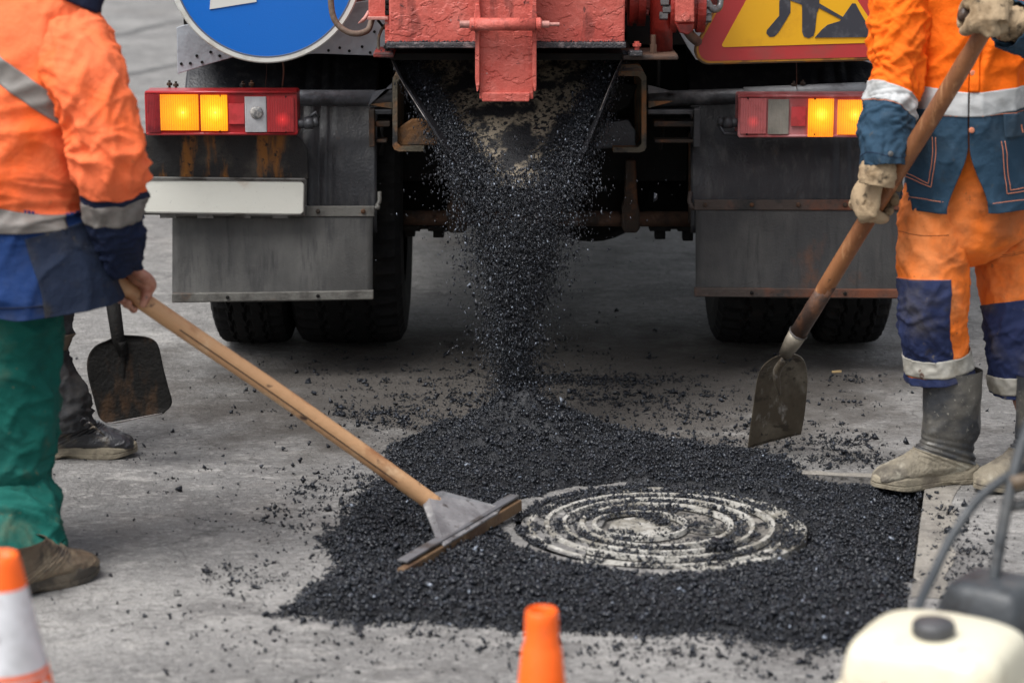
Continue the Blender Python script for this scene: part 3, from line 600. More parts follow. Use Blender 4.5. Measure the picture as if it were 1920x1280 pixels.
def flap(x0, x1, y0, y1, y1b, mat, fm):
    nx, ny = 30, 24; V = []
    for j in range(ny):
        for i in range(nx):
            f = i/(nx-1); h = j/(ny-1); p = P(x0+(x1-x0)*f, y0+((y1+(y1b-y1)*f)-y0)*h, YF); V.append(p+np.array([0, -.010*h+.006*math.sin(f*5+h*2)*h, 0]))
    F = [(i*nx+j, (i+1)*nx+j, (i+1)*nx+j+1, i*nx+j+1) for i in range(ny-1) for j in range(nx-1)]
    f_ = meshobj('mud_flap', V, F, mat, truck, smooth_=True, solid=-.010)
    poly([(x0-2, y1-15), (x1+1, y1b-15), (x1+1, y1b+1), (x0-2, y1+1)], YF-.034, .024).obj('bottom_strip', fm, f_, bevel=.002)
    poly([(x0-2, y0-16), (x1+3, y0-16), (x1+3, y0+3), (x0-2, y0+3)], YF-.016, .014).obj('top_strip', fm, f_, bevel=.002)
    for k in range(5):
        px = x0+18+(x1-x0-36)*k/4; p = P(px, y0-7, YF-.017); MB().lathe([(.0075, 0), (.0075, -.004), (.004, -.007)], p, (0, 1, 0), 8).obj('bolt', m_rust, f_)
        p = P(px, y1-7+(y1b-y1)*k/4, YF-.035); 
        if k in (1, 3): MB().lathe([(.006, 0), (.006, -.003), (.003, -.006)], p, (0, 1, 0), 8).obj('bolt', m_dark, f_)
flap(324, 699, 403, 566, 560, m_flap, m_flange); flap(1304, 1690, 391, 555, 558, m_flapr, m_flanger)

# lamp tubes with clamps
MB().tube([P(300, 184, 7.66), P(556, 184, 7.66), P(737, 184, 7.66)], .0255, 22).obj('lamp_tube', m_tubegrey, truck, smooth_=True)
MB().tube([P(1214, 186, 7.66), P(1420, 180, 7.66), P(1690, 168, 7.66)], .0250, 22).obj('lamp_tube', m_tubedark, truck, smooth_=True)
m_tubelight = M('dusty_tube', (.25, .26, .27), .55, .3, layers=[((.1, .1, .105), 9, .45, .65)], bumps=[(90, .002)])
MB().tube([P(1395, 179, 7.655), P(1690, 167, 7.655)], .0262, 22).obj('tube_sleeve', m_tubelight, truck, smooth_=True)
poly([(690, 200), (735, 156), (735, 166), (700, 172)], 7.63, .01).obj('tube_gusset', m_tubegrey, truck); poly([(688, 196), (735, 192), (735, 204)], 7.63, .06).obj('tube_gusset', m_rail, truck)
poly([(1215, 160), (1262, 172), (1215, 176)], 7.63, .01).obj('tube_gusset', m_tubedark, truck); poly([(1216, 190), (1264, 190), (1216, 203)], 7.63, .06).obj('tube_gusset', m_rail, truck)
for (px, py) in [(330, 166), (318, 164), (455, 166), (472, 164), (1488, 165), (1505, 163), (1627, 160)]:
    c = P(px, py, 7.65); MB().lathe([(.004, -.012), (.004, .006), (.009, .006), (.009, .014), (.004, .016), (.004, .022)], c, (0, 0, 1), 8).obj('clamp_bolt', m_rust, truck)

# number plate bracket and blank plate
poly([(266, 250), (552, 252), (566, 262), (577, 280), (578, 336), (262, 338)], 7.60, .006).obj('plate_bracket', m_bracket, truck, bevel=.003)
fr = poly([(255, 331), (572, 334), (576, 338), (574, 404), (568, 408), (255, 403)], 7.585, .008).obj('plate_frame', m_platef, truck, bevel=.004)
pr = [P(a, b, 7.578) for a, b in [(262, 337), (564, 340), (569, 343), (570, 347), (569, 396), (567, 400), (562, 402), (258, 398)]]
MB().prism(pr, (0, .006, 0)).obj('blank_plate', m_plate, fr, bevel=.003)
MB().tube([P(258, 337, 7.577), P(565, 339, 7.577), P(571, 345, 7.577), P(570, 397, 7.577), P(563, 403, 7.577), P(258, 399, 7.577)], .0022, 6).obj('frame_bead', m_platef, fr)
for k in range(4): fbox(300+k*70, 402, 330+k*70, 409, 7.583, .004).obj('frame_tab', m_platef, fr)

# tail lamps
def lamp(x0, y0, x1, y1, secs, faded, mirror):
    Yf = 7.50; A = P(x0, y1, Yf); B = P(x1, y0, Yf)
    hm = M('lamp_red_faded' if faded else 'lamp_red', (.36, .075, .075) if faded else (.36, .018, .022), .32, layers=[((.50, .22, .22) if faded else (.22, .02, .02), 9, .42, .65, (2, 1, .7), .75), ((.45, .03, .035), 5, .6, .7, (3, 1, .5), .6 if faded else 0)], bumps=[(120, .0008)], spec=.5)
    w = B[0]-A[0]; h = B[2]-A[2]
    o = MB().prism([(A[0]+w/2+a, Yf, A[2]+h/2+b) for a, b in rounded(w, h, .008, 4)], (0, .10, 0)).obj('tail_lamp', hm, truck, bevel=.004)
    bm_ = MB().tube([(A[0]+.004, Yf-.001, B[2]-.004), (B[0]-.004, Yf-.001, B[2]-.004)], .005, 8); bm_.tube([(A[0]+.004, Yf-.001, A[2]+.005), (B[0]-.004, Yf-.001, A[2]+.005)], .005, 8); bm_.obj('lens_rim', hm, o, smooth_=True)
    for (nm, a, b, c, d, m, nr) in secs:
        p = P(a, d, Yf); q = P(b, c, Yf); nx = max(nr*4, 6)+1; V = []
        for k, z in enumerate((p[2], q[2])):
            for i in range(nx):
                f = i/(nx-1); V.append((p[0]+(q[0]-p[0])*f, Yf-.0035-(.0011*abs(math.sin(f*nr*math.pi)) if nr else 0)-.002*math.sin(f*math.pi), z))
        F = [(i, i+1, nx+i+1, nx+i) for i in range(nx-1)]
        meshobj(nm, V, F, m, o, solid=-.004)
    return o
def b_(px, py): return P(px, py, 7.495)-TL
amber = [(0, (1.0, .95, .5)), (.09, (1.0, .55, .03)), (.30, (.85, .27, .003)), (1, (.50, .08, .0))]
amber2 = [(0, (1.0, .95, .5)), (.10, (1.0, .62, .04)), (.4, (.90, .32, .004)), (1, (.60, .11, .0))]
redg = [(0, (1.0, .10, .08)), (.3, (.35, .01, .01)), (1, (.02, .0, .0))]
L1 = lens('amber_lens_outer', (.55, .22, .01), amber, b_(343, 211), .085, .62); L2 = lens('amber_lens_inner', (.6, .26, .01), amber2, b_(404, 211), .07, .66)
Lr = lens('red_lens_lit', (.30, .025, .028), redg, b_(530, 224), .026, .5); Lc = M('clear_lens', (.46, .46, .47), .22, layers=[((.30, .30, .31), 9, .40, .70)], spec=.8)
Lrd = M('red_lens_dark', (.26, .018, .022), .3, layers=[((.14, .01, .015), 20, .45, .65)]); Lrm = M('red_reflector', (.55, .05, .055), .35, layers=[((.4, .04, .04), 30, .45, .65)])
o = lamp(273, 171, 557, 254, [('dark_red_lens', 279, 299, 176, 248, Lrd, 8), ('amber_lens', 303, 371, 177, 244, L1, 24), ('amber_lens', 379, 425, 178, 245, L2, 16), ('red_reflector', 430, 458, 194, 232, Lrm, 0), ('clear_lens', 462, 498, 181, 247, Lc, 14), ('red_lens', 503, 550, 181, 247, Lr, 10)], False, 1)
c = P(481, 211, 7.487); MB().lathe([(.020, 0), (.017, -.003), (.006, -.004)], c, (0, 1, 0), 24).obj('bulb', M('bulb_glass', (.42, .40, .37), .2, spec=.8, layers=[((.15, .15, .15), 60, .4, .6)]), o, smooth_=True)
for (px, py) in [(289, 178), (289, 242), (413, 180), (413, 245), (536, 182), (536, 247)]:
    MB().lathe([(.004, 0), (.004, -.003), (.002, -.004)], P(px, py, 7.494), (0, 1, 0), 10).obj('screw', m_dark, o)
mb = MB().tube([P(553, 232, 7.52), P(575, 232, 7.52)], .015, 14).tube([P(571, 231, 7.52), P(588, 231, 7.52)], .019, 10).tube([P(586, 230, 7.52), P(597, 228, 7.52)], .016, 12).tube([P(578, 222, 7.52), P(592, 211, 7.52), P(598, 222, 7.52)], .006, 8)
mb.obj('cable_plug', m_tubedark, o, smooth_=True)
L3 = lens('amber_lens_inner_right', (.6, .26, .01), amber2, b_(1540, 214), .06, .7); L4 = lens('amber_lens_outer_right', (.6, .26, .02), amber, b_(1603, 215), .075, .66)
Lr2 = lens('red_lens_lit_faded', (.45, .12, .12), redg, b_(1412, 228), .022, .4); Lc2 = M('clear_lens_dirty', (.27, .25, .21), .4, layers=[((.17, .16, .135), 9, .40, .65)], spec=.5)
o = lamp(1383, 178, 1668, 258, [('red_lens', 1388, 1436, 184, 250, Lr2, 10), ('clear_lens', 1440, 1478, 186, 251, Lc2, 12), ('red_reflector', 1483, 1510, 200, 236, Lrm, 0), ('amber_lens', 1515, 1562, 185, 256, L3, 16), ('amber_lens', 1570, 1640, 187, 252, L4, 24), ('dark_red_lens', 1644, 1663, 184, 252, Lrd, 8)], True, -1)
for (px, py) in [(1402, 185), (1400, 251), (1528, 186), (1527, 252), (1655, 187)]:
    MB().lathe([(.004, 0), (.004, -.003), (.002, -.004)], P(px, py, 7.494), (0, 1, 0), 10).obj('screw', m_dark, o)
mb = MB().tube([P(1385, 230, 7.52), P(1368, 230, 7.52)], .014, 14).tube([P(1372, 230, 7.52), P(1356, 230, 7.52)], .018, 10).tube([P(1358, 230, 7.52), P(1345, 228, 7.52)], .013, 12).tube([P(1350, 236, 7.52), P(1358, 250, 7.52), P(1384, 250, 7.52)], .007, 8)
mb.obj('cable_plug', m_tubedark, o, smooth_=True)

# grey sheet guards behind the signs
def rivets(pts, Yr, par):
    for (x, y) in pts: MB().lathe([(.0048, 0), (.0048, -.002)], P(x, y, Yr), (0, 1, 0), 8).obj('rivet_hole', m_dark, par)
s1 = poly([(331, 52), (345, 47), (420, 40), (700, 0), (742, 0), (742, 106), (600, 101), (450, 104), (380, 124), (333, 139)], 7.58, .004).obj('grey_sheet', m_sheet, truck, bevel=.002)
rivets([(340, 120), (357, 119), (369, 105), (379, 117), (395, 98), (412, 105), (637, 90), (616, 95), (655, 96), (679, 88), (694, 99), (702, 60)], 7.579, s1)
s2 = poly([(1250, 20), (1340, 10), (1700, 30), (1700, 140), (1610, 112), (1305, 113), (1290, 90)], 7.62, .004).obj('grey_sheet', m_sheet, truck, bevel=.002)
for x in (495, 527): MB().tube(curve_pts([P(x, 105, 7.55), P(x+5, 130, 7.56), P(x+2, 168, 7.62)], 8), .003 if x > 500 else .001, 6).obj('wire', m_rust2, truck)
MB().tube([P(1493, 118, 7.5), P(1494, 170, 7.64)], .0015, 6).obj('wire', m_rust2, truck)

# the red hopper and its gate
YH = 7.12
hp = fbox(730, -420, 1176, 82, YH, .9).obj('red_hopper', m_red, truck, bevel=.006)
fbox(722, -420, 731, 86, YH+.05, .6).obj('hopper_edge', m_red, hp)
for (x0, x1) in ((724, 893), (1002, 1174)): fbox(x0, 80, x1, 91, YH-.025, .06).obj('tarred_flange', m_crust, hp, bevel=.003)
pts = []; 
for (x0, x1) in ((728, 893), (1002, 1172)):
    for k in range(260): pts.append(P(rng.uniform(x0, x1), 80+rng.normal()*1.2, YH-.02+rng.uniform(0, .02)))
pebbles('tar_crust', pts, rng.uniform(.002, .005, len(pts)), m_tar, parent=None, label='black crumbs stuck along the lower edge of the red hopper', seed=31).parent = hp
bpy.data.objects['tar_crust'].location = -TL-(np.array(hp.location) if False else 0)
# gate bar: channel with raised sides, cap and cross pin
g = poly([(897, -420), (1000, -420), (1000, 186), (899, 186)], 7.03, .06).obj('gate_lever', m_red, hp, bevel=.003)
for (x0, x1) in ((891, 899), (998, 1006)): poly([(x0, -420), (x1, -420), (x1, 160), (x1-(3 if x0 < 950 else 1), 172), (x0+3, 172), (x0, 150)], 7.005, .09).obj('lever_flange', m_red, g, bevel=.003)
poly([(902, 174), (994, 174), (992, 191), (904, 191)], 7.015, .07).obj('lever_cap', m_red, g, bevel=.003)
pz = 46
MB().tube([P(890, pz, 6.985), P(1004, pz, 6.985)], .0185, 20).obj('pin_sleeve', m_red, g, smooth_=True)
MB().tube([P(862, pz, 6.985), P(892, pz, 6.985)], .0110, 16).tube([P(1002, pz, 6.985), P(1030, pz, 6.985)], .0100, 16).tube([P(1028, pz, 6.985), P(1049, pz, 6.985)], .0055, 12).obj('cross_pin', m_pin, g, smooth_=False)
for px in (886, 1010): MB().lathe([(.016, -.008), (.019, -.005), (.019, .005), (.016, .008)], P(px, pz, 6.985), (1, 0, 0), 18).obj('pin_collar', m_red, g)
for (x0, x1) in ((888, 902), (996, 1008)): poly([(x0+3, 8), (x1-3, 8), (x1, 40), (x1-2, 62), (x0+2, 62), (x0, 40)], 6.998, .05).obj('pin_lug', m_red, g, bevel=.003)
# chute
bk = [(742, 96, 7.50), (1165, 96, 7.50), (1150, 150, 7.44), (1078, 300, 7.10), (1052, 352, 7.04), (905, 352, 7.04), (868, 300, 7.10), (770, 150, 7.44)]
Vb = [P(*p) for p in bk]; MB().prism(Vb, (0, .008, -.004)).obj('chute_plate', m_chute, truck)
for nm, pts in (('chute_side', [(731, 105, 7.24), (742, 98, 7.50), (770, 150, 7.46), (868, 300, 7.12), (905, 352, 7.05), (893, 352, 6.99), (826, 268, 7.05), (752, 150, 7.20)]), ('chute_side', [(1168, 106, 7.24), (1163, 98, 7.50), (1150, 150, 7.46), (1078, 300, 7.12), (1052, 352, 7.05), (1064, 352, 6.99), (1112, 240, 7.08), (1148, 150, 7.20)])):
    V = [P(*p) for p in pts]; c = np.mean(V, axis=0); F = [(0,1,2,7), (7,2,3,6), (6,3,4,5)]
    so = meshobj(nm, V, F, m_chute2, truck, solid=.006)
    MB().tube(curve_pts([V[0], V[7], V[7]*.35+V[6]*.65], 20), .0016, 8).obj('worn_lip', m_edge, so, smooth_=True)
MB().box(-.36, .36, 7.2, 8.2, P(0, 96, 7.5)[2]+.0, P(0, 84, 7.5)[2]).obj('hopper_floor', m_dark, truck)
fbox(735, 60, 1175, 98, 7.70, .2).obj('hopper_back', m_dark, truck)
st = []; 
for k in range(1500):
    t_ = rng.random(); 
    if rng.random() < .5: st.append(P(745+t_*110+abs(rng.normal())*16, 112+t_*190, 7.36-.32*t_))
    else: st.append(P(1160-t_*85-abs(rng.normal())*14, 112+t_*180, 7.36-.3*t_))
for k in range(7000):
    t_ = rng.random(); w_ = abs(rng.normal())*(30+10*math.sin(t_*9))
    if rng.random() < .5: px_, py_ = 748+t_*120+w_, 104+t_*215
    else: px_, py_ = 1160-t_*95-w_*.9, 104+t_*215
    yy = np.interp(py_, [96, 150, 300, 352], [7.50, 7.44, 7.10, 7.04]); st.append(P(px_, py_, yy-.003))
for k in range(500): st.append(P(712+rng.random()*26, 96+rng.random()*12, 7.15+rng.random()*.1)); st.append(P(1168+rng.random()*34, 96+rng.random()*10, 7.15+rng.random()*.1))
tc_ = pebbles('tar_buildup', np.array(st)-TL, rng.uniform(.0018, .0048, len(st)), m_tar, label='black tar crumbs stuck to the chute', seed=32); tc_.parent = truck.o
fbox(700, 99, 738, 108, 7.12, .2).obj('hopper_lug', m_reddark, truck, bevel=.003); fbox(1168, 104, 1272, 113, 7.14, .25).obj('hopper_shelf', m_rust2, truck, bevel=.004)
fbox(1180, 96, 1205, 106, 7.12, .06).obj('shelf_block', m_crust, truck, bevel=.003)
for (x, y0, y1) in ((1194, 78, 98), (727, 82, 98)): MB().tube([P(x, y1, 7.16), P(x, y0, 7.16)], .008, 8).tube([P(x, y0+4, 7.16), P(x, y0+9, 7.16)], .014, 6).obj('shelf_bolt', m_red if x > 1000 else m_dark, truck)
# red machinery right of the hopper
m_redm = M('machine_red', (.36, .035, .025), .4, 0, layers=[((.10, .012, .01), 7, .45, .65), ((.55, .14, .11), 16, .62, .76)], bumps=[(90, .002)])
a = P(1178, 10, 7.30); b = P(1208, 10, 7.30)
MB().lathe([(.10, 0), (.10, .014), (.092, .014), (.092, .028), (.10, .028), (.10, .05)], (P(1178, 0, 7.4)[0], 7.40, P(0, 0, 7.4)[2]+.02), (1, 0, 0), 40).obj('drive_flange', m_redm, truck)
MB().tube([P(1206, 24, 7.33), P(1216, 24, 7.33)], .009, 6).obj('flange_bolt', m_redm, truck)
MB().tube([P(1240, -300, 7.28), P(1240, 104, 7.28)], .034, 22).obj('support_post', m_redm, truck, smooth_=True)
MB().tube([P(1225, 66, 7.2), P(1225, 84, 7.2)], .008, 12).tube([P(1225, 84, 7.2), P(1225, 104, 7.2)], .011, 6).obj('adjusting_bolt', m_rust2, truck)
m0 = P(1288, 10, 7.26)
MB().lathe([(.085, -.05), (.085, -.03), (.075, -.03), (.075, .03), (.085, .03), (.085, .055)], (m0[0], 7.30, m0[2]), (1, 0, 0), 30).obj('hydraulic_motor', m_redm, truck)
poly([(1266, -300), (1302, -300), (1302, 42), (1266, 42)], 7.17, .03).obj('motor_clamp', m_red, truck, bevel=.004); MB().lathe([(.014, 0), (.014, -.008)], P(1285, 31, 7.168), (0, 1, 0), 6).obj('hex_bolt', m_red, truck)
poly([(1266, 44), (1302, 44), (1300, 58), (1290, 66), (1274, 62)], 7.19, .05).obj('clamp_foot', m_redm, truck, bevel=.004)
for (px, py) in [(1246, 4), (1244, 30), (1323, 8), (1326, 34), (1250, 18), (1318, 22)]:
    MB().lathe([(.014, -.012), (.014, .012)], P(px, py, 7.25), (1, 0, 0), 6).tube([P(px-8, py, 7.25), P(px+8, py, 7.25)], .006, 8).obj('flange_nut', m_steel, truck)
MB().tube(curve_pts([P(1285, 52, 7.28), P(1300, 72, 7.36), P(1322, 84, 7.50), P(1372, 92, 7.56)], 16), .015, 14).obj('hydraulic_hose', m_hose, truck, smooth_=True)
MB().tube(curve_pts([P(1325, 0, 7.25), P(1336, 18, 7.25), P(1350, 10, 7.28), P(1350, -40, 7.3)], 16), .010, 12).obj('hydraulic_hose', m_steel, truck, smooth_=True)
# left of the hopper: red bracket and looped hose
fbox(691, -300, 724, 36, 7.18, .3).obj('side_bracket', m_red, truck, bevel=.004); fbox(689, 32, 728, 38, 7.16, .1).obj('bracket_foot', m_pin, truck, bevel=.002)
MB().tube(curve_pts([P(622, -60, 7.22), P(621, 10, 7.22), P(632, 45, 7.22), P(660, 63, 7.22), P(688, 58, 7.24), P(697, 38, 7.28)], 40), .0092, 14).obj('looped_hose', m_hose, truck, smooth_=True)
MB().tube(curve_pts([P(671, 45, 7.2), P(683, 36, 7.19), P(692, 22, 7.2)], 12), [.001+.005*min(1, i/4) for i in range(12)], 8).obj('hook', m_pin, truck, smooth_=True)
MB().tube(curve_pts([P(708, 38, 7.2), P(718, 50, 7.2), P(722, 55, 7.2)], 8), .004, 8).obj('wire', m_dark, truck); MB().tube(curve_pts([P(727, 42, 7.2), P(716, 55, 7.2), P(710, 72, 7.2), P(710, 92, 7.2)], 12), .0045, 8).obj('wire', m_rail, truck)
for y in (4, 14, 24): MB().lathe([(.008, -.006), (.008, .006)], P(726, y, 7.17), (1, 0, 0), 6).obj('hex_bolt', m_dark, truck)
# cab ahead, out of the frame but part of the truck
MB().box(-1.05, 1.21, 13.3, 15.0, .8, 2.8).obj('cab', m_reddark, truck, bevel=.08)
for x0 in (-1.0, .90): MB().lathe([(.30, 0), (.49, .01), (.5, .06), (.5, .22), (.49, .27), (.30, .28)], (x0, 14.2, .5), (1, 0, 0), 40).obj('front_tyre', m_rubber, truck)

# ---- blue round sign with its white arrow
YS = 7.44; cs = P(496, -65, YS); rs = 183*S(YS, 1.2)
bs = Thing('blue_road_sign', 'round blue traffic sign with a white arrow and dirty white rim, hung on the truck', 'traffic sign', cs)
MB().lathe([(rs, .02), (rs, .004), (rs-.004, 0), (rs-.018, 0)], cs, (0, 1, 0), 96, cap=False).obj('rim', m_signwhite, bs, smooth_=False)
MB().lathe([(rs-.017, .002), (rs-.017, .018)], cs, (0, 1, 0), 96).obj('blue_disc', m_blue, bs)
MB().lathe([(rs-.001, .0205), (rs-.001, .026)], cs, (0, 1, 0), 96).obj('back_plate', m_steel, bs)
MB().lathe([(rs-.0165, .0005), (rs-.0175, -.0008), (rs-.0215, -.0008), (rs-.022, .0015)], cs, (0, 1, 0), 96, cap=False).obj('blue_edge', M('sign_edge_line', (.10, .12, .17), .5), bs)
ar = [(393, 18), (481, 4), (470, -95), (520, -103), (500, -130), (590, -112), (530, -30), (524, -60), (480, -55)]
ar = [(393, 18), (481, 4), (476, -50), (560, -64), (563, -40), (640, -85), (552, -112), (555, -92), (471, -78), (462, -140), (490, -145), (425, -215), (378, -128), (404, -132)]
MB().prism([P(a, b, YS-.001) for a, b in ar], (0, .0022, 0)).obj('white_arrow', m_signwhite, bs)
MB().tube([cs+[0, .02, -.1], cs+[0, .12, -.1]], .012, 8).obj('mount', m_steel, bs)

# ---- triangular road works sign
YT = 7.42
def tri(pts, r, n=8):                                 # rounded corner polygon in pixels
    out = []; m = len(pts)
    for i in range(m):
        p = np.array(pts[i], float); a = np.array(pts[i-1], float)-p; b = np.array(pts[(i+1) % m], float)-p; a /= np.linalg.norm(a); b /= np.linalg.norm(b)
        an = math.acos(np.clip(a@b, -1, 1)); L = r/math.tan(an/2); bis = (a+b)/np.linalg.norm(a+b); c = p+bis*(r/math.sin(an/2)); s0 = p+a*L-c; s1 = p+b*L-c
        t0 = math.atan2(s0[1], s0[0]); t1 = math.atan2(s1[1], s1[0]); dt = (t1-t0+math.pi) % (2*math.pi)-math.pi
        out += [tuple(c+r*np.array([math.cos(t0+dt*k/n), math.sin(t0+dt*k/n)])) for k in range(n+1)]
    return out
def insetT(pts, d):
    c = np.mean(np.array(pts, float), axis=0); return [tuple(c+(np.array(p)-c)*d) for p in pts]
T0 = [(1283, 123), (1718, 112), (1489, -260)]
ts = Thing('roadworks_sign', 'triangular yellow and red roadworks sign with a digging figure, hung on the truck', 'warning sign', P(1500, 0, YT))
MB().prism([P(a, b, YT) for a, b in tri(T0, 27)], (0, .02, 0)).obj('back_plate', m_signback, ts, bevel=.003)
T1 = insetT(T0, .975); MB().prism([P(a, b, YT-.002) for a, b in tri(T1, 25)], (0, .004, 0)).obj('yellow_edge', M('sign_edge_yellow', (.45, .2, .015), .5, layers=[((.15, .06, .02), 12, .45, .65)]), ts)
T2 = insetT(T0, .945); MB().prism([P(a, b, YT-.004) for a, b in tri(T2, 22)], (0, .004, 0)).obj('red_border', m_signred, ts)
MB().prism([P(a, b, YT-.006) for a, b in tri([(1351, 89), (1660, 80), (1493, -172)], 4, 4)], (0, .004, 0)).obj('yellow_field', m_signyellow, ts)
_g = [0]
def glyph(pts, nm): _g[0] += 1; MB().prism([P(a, b, YT-.0072-.0004*_g[0]) for a, b in pts], (0, .003, 0)).obj(nm, m_signblack, ts)
glyph([(1462, -6), (1482, 2), (1482, 24), (1474, 38), (1459, 62), (1452, 69), (1443, 70), (1437, 63), (1438, 57), (1461, 30), (1461, 10)], 'figure_leg')
glyph([(1503, -10), (1530, -6), (1532, 20), (1528, 58), (1525, 68), (1516, 72), (1507, 69), (1504, 60), (1504, 20)], 'figure_leg')
glyph([(1468, -4), (1500, 8), (1532, 24), (1536, 14), (1536, -30), (1520, -80), (1480, -80), (1462, -40)], 'figure_body')
glyph([(1535, 6), (1580, 32), (1577, 37), (1533, 14)], 'figure_shovel')
glyph([(1528, 71), (1541, 56), (1552, 47), (1575, 40), (1586, 24), (1598, 7), (1604, 7), (1612, 22), (1640, 70)], 'earth_heap')
glyph([(1498, -92), (1510, -100), (1522, -92), (1522, -110), (1510, -118), (1498, -110)], 'figure_head')
# ================================================================== people
class Loft:
    """stations (x, y, z, a, b) from the top down; u = 0 points to +side, u = .25 to the front vector"""
    def __init__(s, st, front=(0, -1, 0), fold=None, ex=2.0):
        st = np.asarray(st, float); seg = np.concatenate([[0], np.cumsum(np.linalg.norm(np.diff(st[:, :3], axis=0), axis=1))]); s.L = seg[-1]
        c = curve_pts(st, 40*len(st)); sg = np.concatenate([[0], np.cumsum(np.linalg.norm(np.diff(c[:, :3], axis=0), axis=1))]); sg /= sg[-1]
        s.t = np.linspace(0, 1, 300); c = np.stack([np.interp(s.t, sg, c[:, k]) for k in range(5)], 1)
        s.c = c; T = np.gradient(c[:, :3], axis=0)
        for _ in range(6): T[1:-1] = (T[:-2]+T[1:-1]*2+T[2:])/4
        T /= np.linalg.norm(T, axis=1)[:, None]
        f = np.broadcast_to(np.array(front, float), T.shape); f = f-T*np.sum(f*T, 1)[:, None]; f = f/np.linalg.norm(f, axis=1)[:, None]
        s.f = f; s.s = np.cross(f, T); s.fold = fold; s.ex = ex
    def I(s, arr, v): return np.stack([np.interp(v, s.t, arr[:, k]) for k in range(arr.shape[1])], -1)
    def __call__(s, u, v, off=0.0):
        u, v = np.broadcast_arrays(np.asarray(u, float), np.asarray(v, float)); v = np.clip(v, 0, 1)
        c = s.I(s.c, v); f = s.I(s.f, v); sd = s.I(s.s, v); th = 2*np.pi*u; co, si = np.cos(th), np.sin(th)
        d = (s.fold(u, v) if s.fold is not None else 0)+off
        k = 1/(np.abs(co)**s.ex+np.abs(si)**s.ex)**(1/s.ex)
        return c[..., :3]+sd*((c[..., 3]*k+d)*co)[..., None]+f*((c[..., 4]*k+d)*si)[..., None]
    def v_at(s, px_y):                                # v whose centre sits on that photo row
        c = s.c[:, :3]; dz = c[:, 2]-CAM_H; dy = c[:, 1]; ang = np.arctan2(-dz, dy)-PITCH; row = 640+FPX*np.tan(ang)
        return float(np.interp(px_y, row, s.t))
def folds(seed, amp, k=1.2, fv=6, tw=2.0, pw=2.0, fine=.35, creases=()):
    def f(u, v):
        th = 2*np.pi*u; a = th+tw*v; n = ridge(np.cos(a)*k+seed, np.sin(a)*k, v*fv+seed*1.7); d = amp*1.15*(np.clip(n, 0, 1)**(pw+.6)-.30)
        b = th-tw*1.6*v; n2 = ridge(np.cos(b)*k*1.8+seed*2, np.sin(b)*k*1.8, v*fv*1.9); d = d+amp*(fine+.25)*(np.clip(n2, 0, 1)**2.6-.25); c3 = th+tw*2.4*v+.7; n3 = ridge(np.cos(c3)*k*2.6+seed*5, np.sin(c3)*k*2.6, v*fv*2.6); d = d+amp*.35*(np.clip(n3, 0, 1)**3-.2)
        d = d+amp*.8*noise(np.cos(th)*k*.8+seed, np.sin(th)*k*.8, v*fv*.5)
        for (v0, w, A, fr, tl, ph) in creases:
            vv = v+tl*np.cos(th-ph)+.012*noise(np.cos(th)*2, np.sin(th)*2, v*9+seed); q_ = np.clip(ridge(np.cos(th-ph)*.75+seed*3, np.sin(th-ph)*.75, vv*fr*1.25), 0, 1); d = d+A*np.exp(-((vv-v0)/w)**2)*(q_**1.5*1.7-.7)
        return d
    return f
def val(x, t): return x(t) if callable(x) else x
def patch(name, S_, mat, parent, u0=0, u1=1, v0=0, v1=1, nu=90, nv=90, off=0.0, solid=.003, label=None):
    t = np.linspace(0, 1, nv)[:, None]; s_ = np.linspace(0, 1, nu)[None]
    a = val(u0, t); b = val(u1, t); u = a+(b-a)*s_; va = val(v0, u); vb = val(v1, u); v = va+(vb-va)*t
    V = S_(u, v, off).reshape(-1, 3)
    F = [(i*nu+j, i*nu+j+1, (i+1)*nu+j+1, (i+1)*nu+j) for i in range(nv-1) for j in range(nu-1)]
    return meshobj(name, V, F, mat, parent, smooth_=True, solid=-solid if solid else 0, label=label)
def stitch(name, S_, pts, mat, parent, off=.004, r=.0011, n=40):
    q = curve_pts(np.array(pts, float), n) if len(pts) > 2 else np.linspace(pts[0], pts[1], n)
    return MB().tube(S_(q[:, 0], q[:, 1], off), r, 6).obj(name, mat, parent, smooth_=True)
def ctr(S_, v): return np.array([np.interp(v, S_.t, S_.c[:, k]) for k in range(3)])
def remesh(o, vox, it=3):
    m = o.modifiers.new('r', 'REMESH'); m.mode = 'VOXEL'; m.voxel_size = vox; m.use_smooth_shade = True
    if it:
        m = o.modifiers.new('s', 'SMOOTH'); m.factor = .5; m.iterations = it
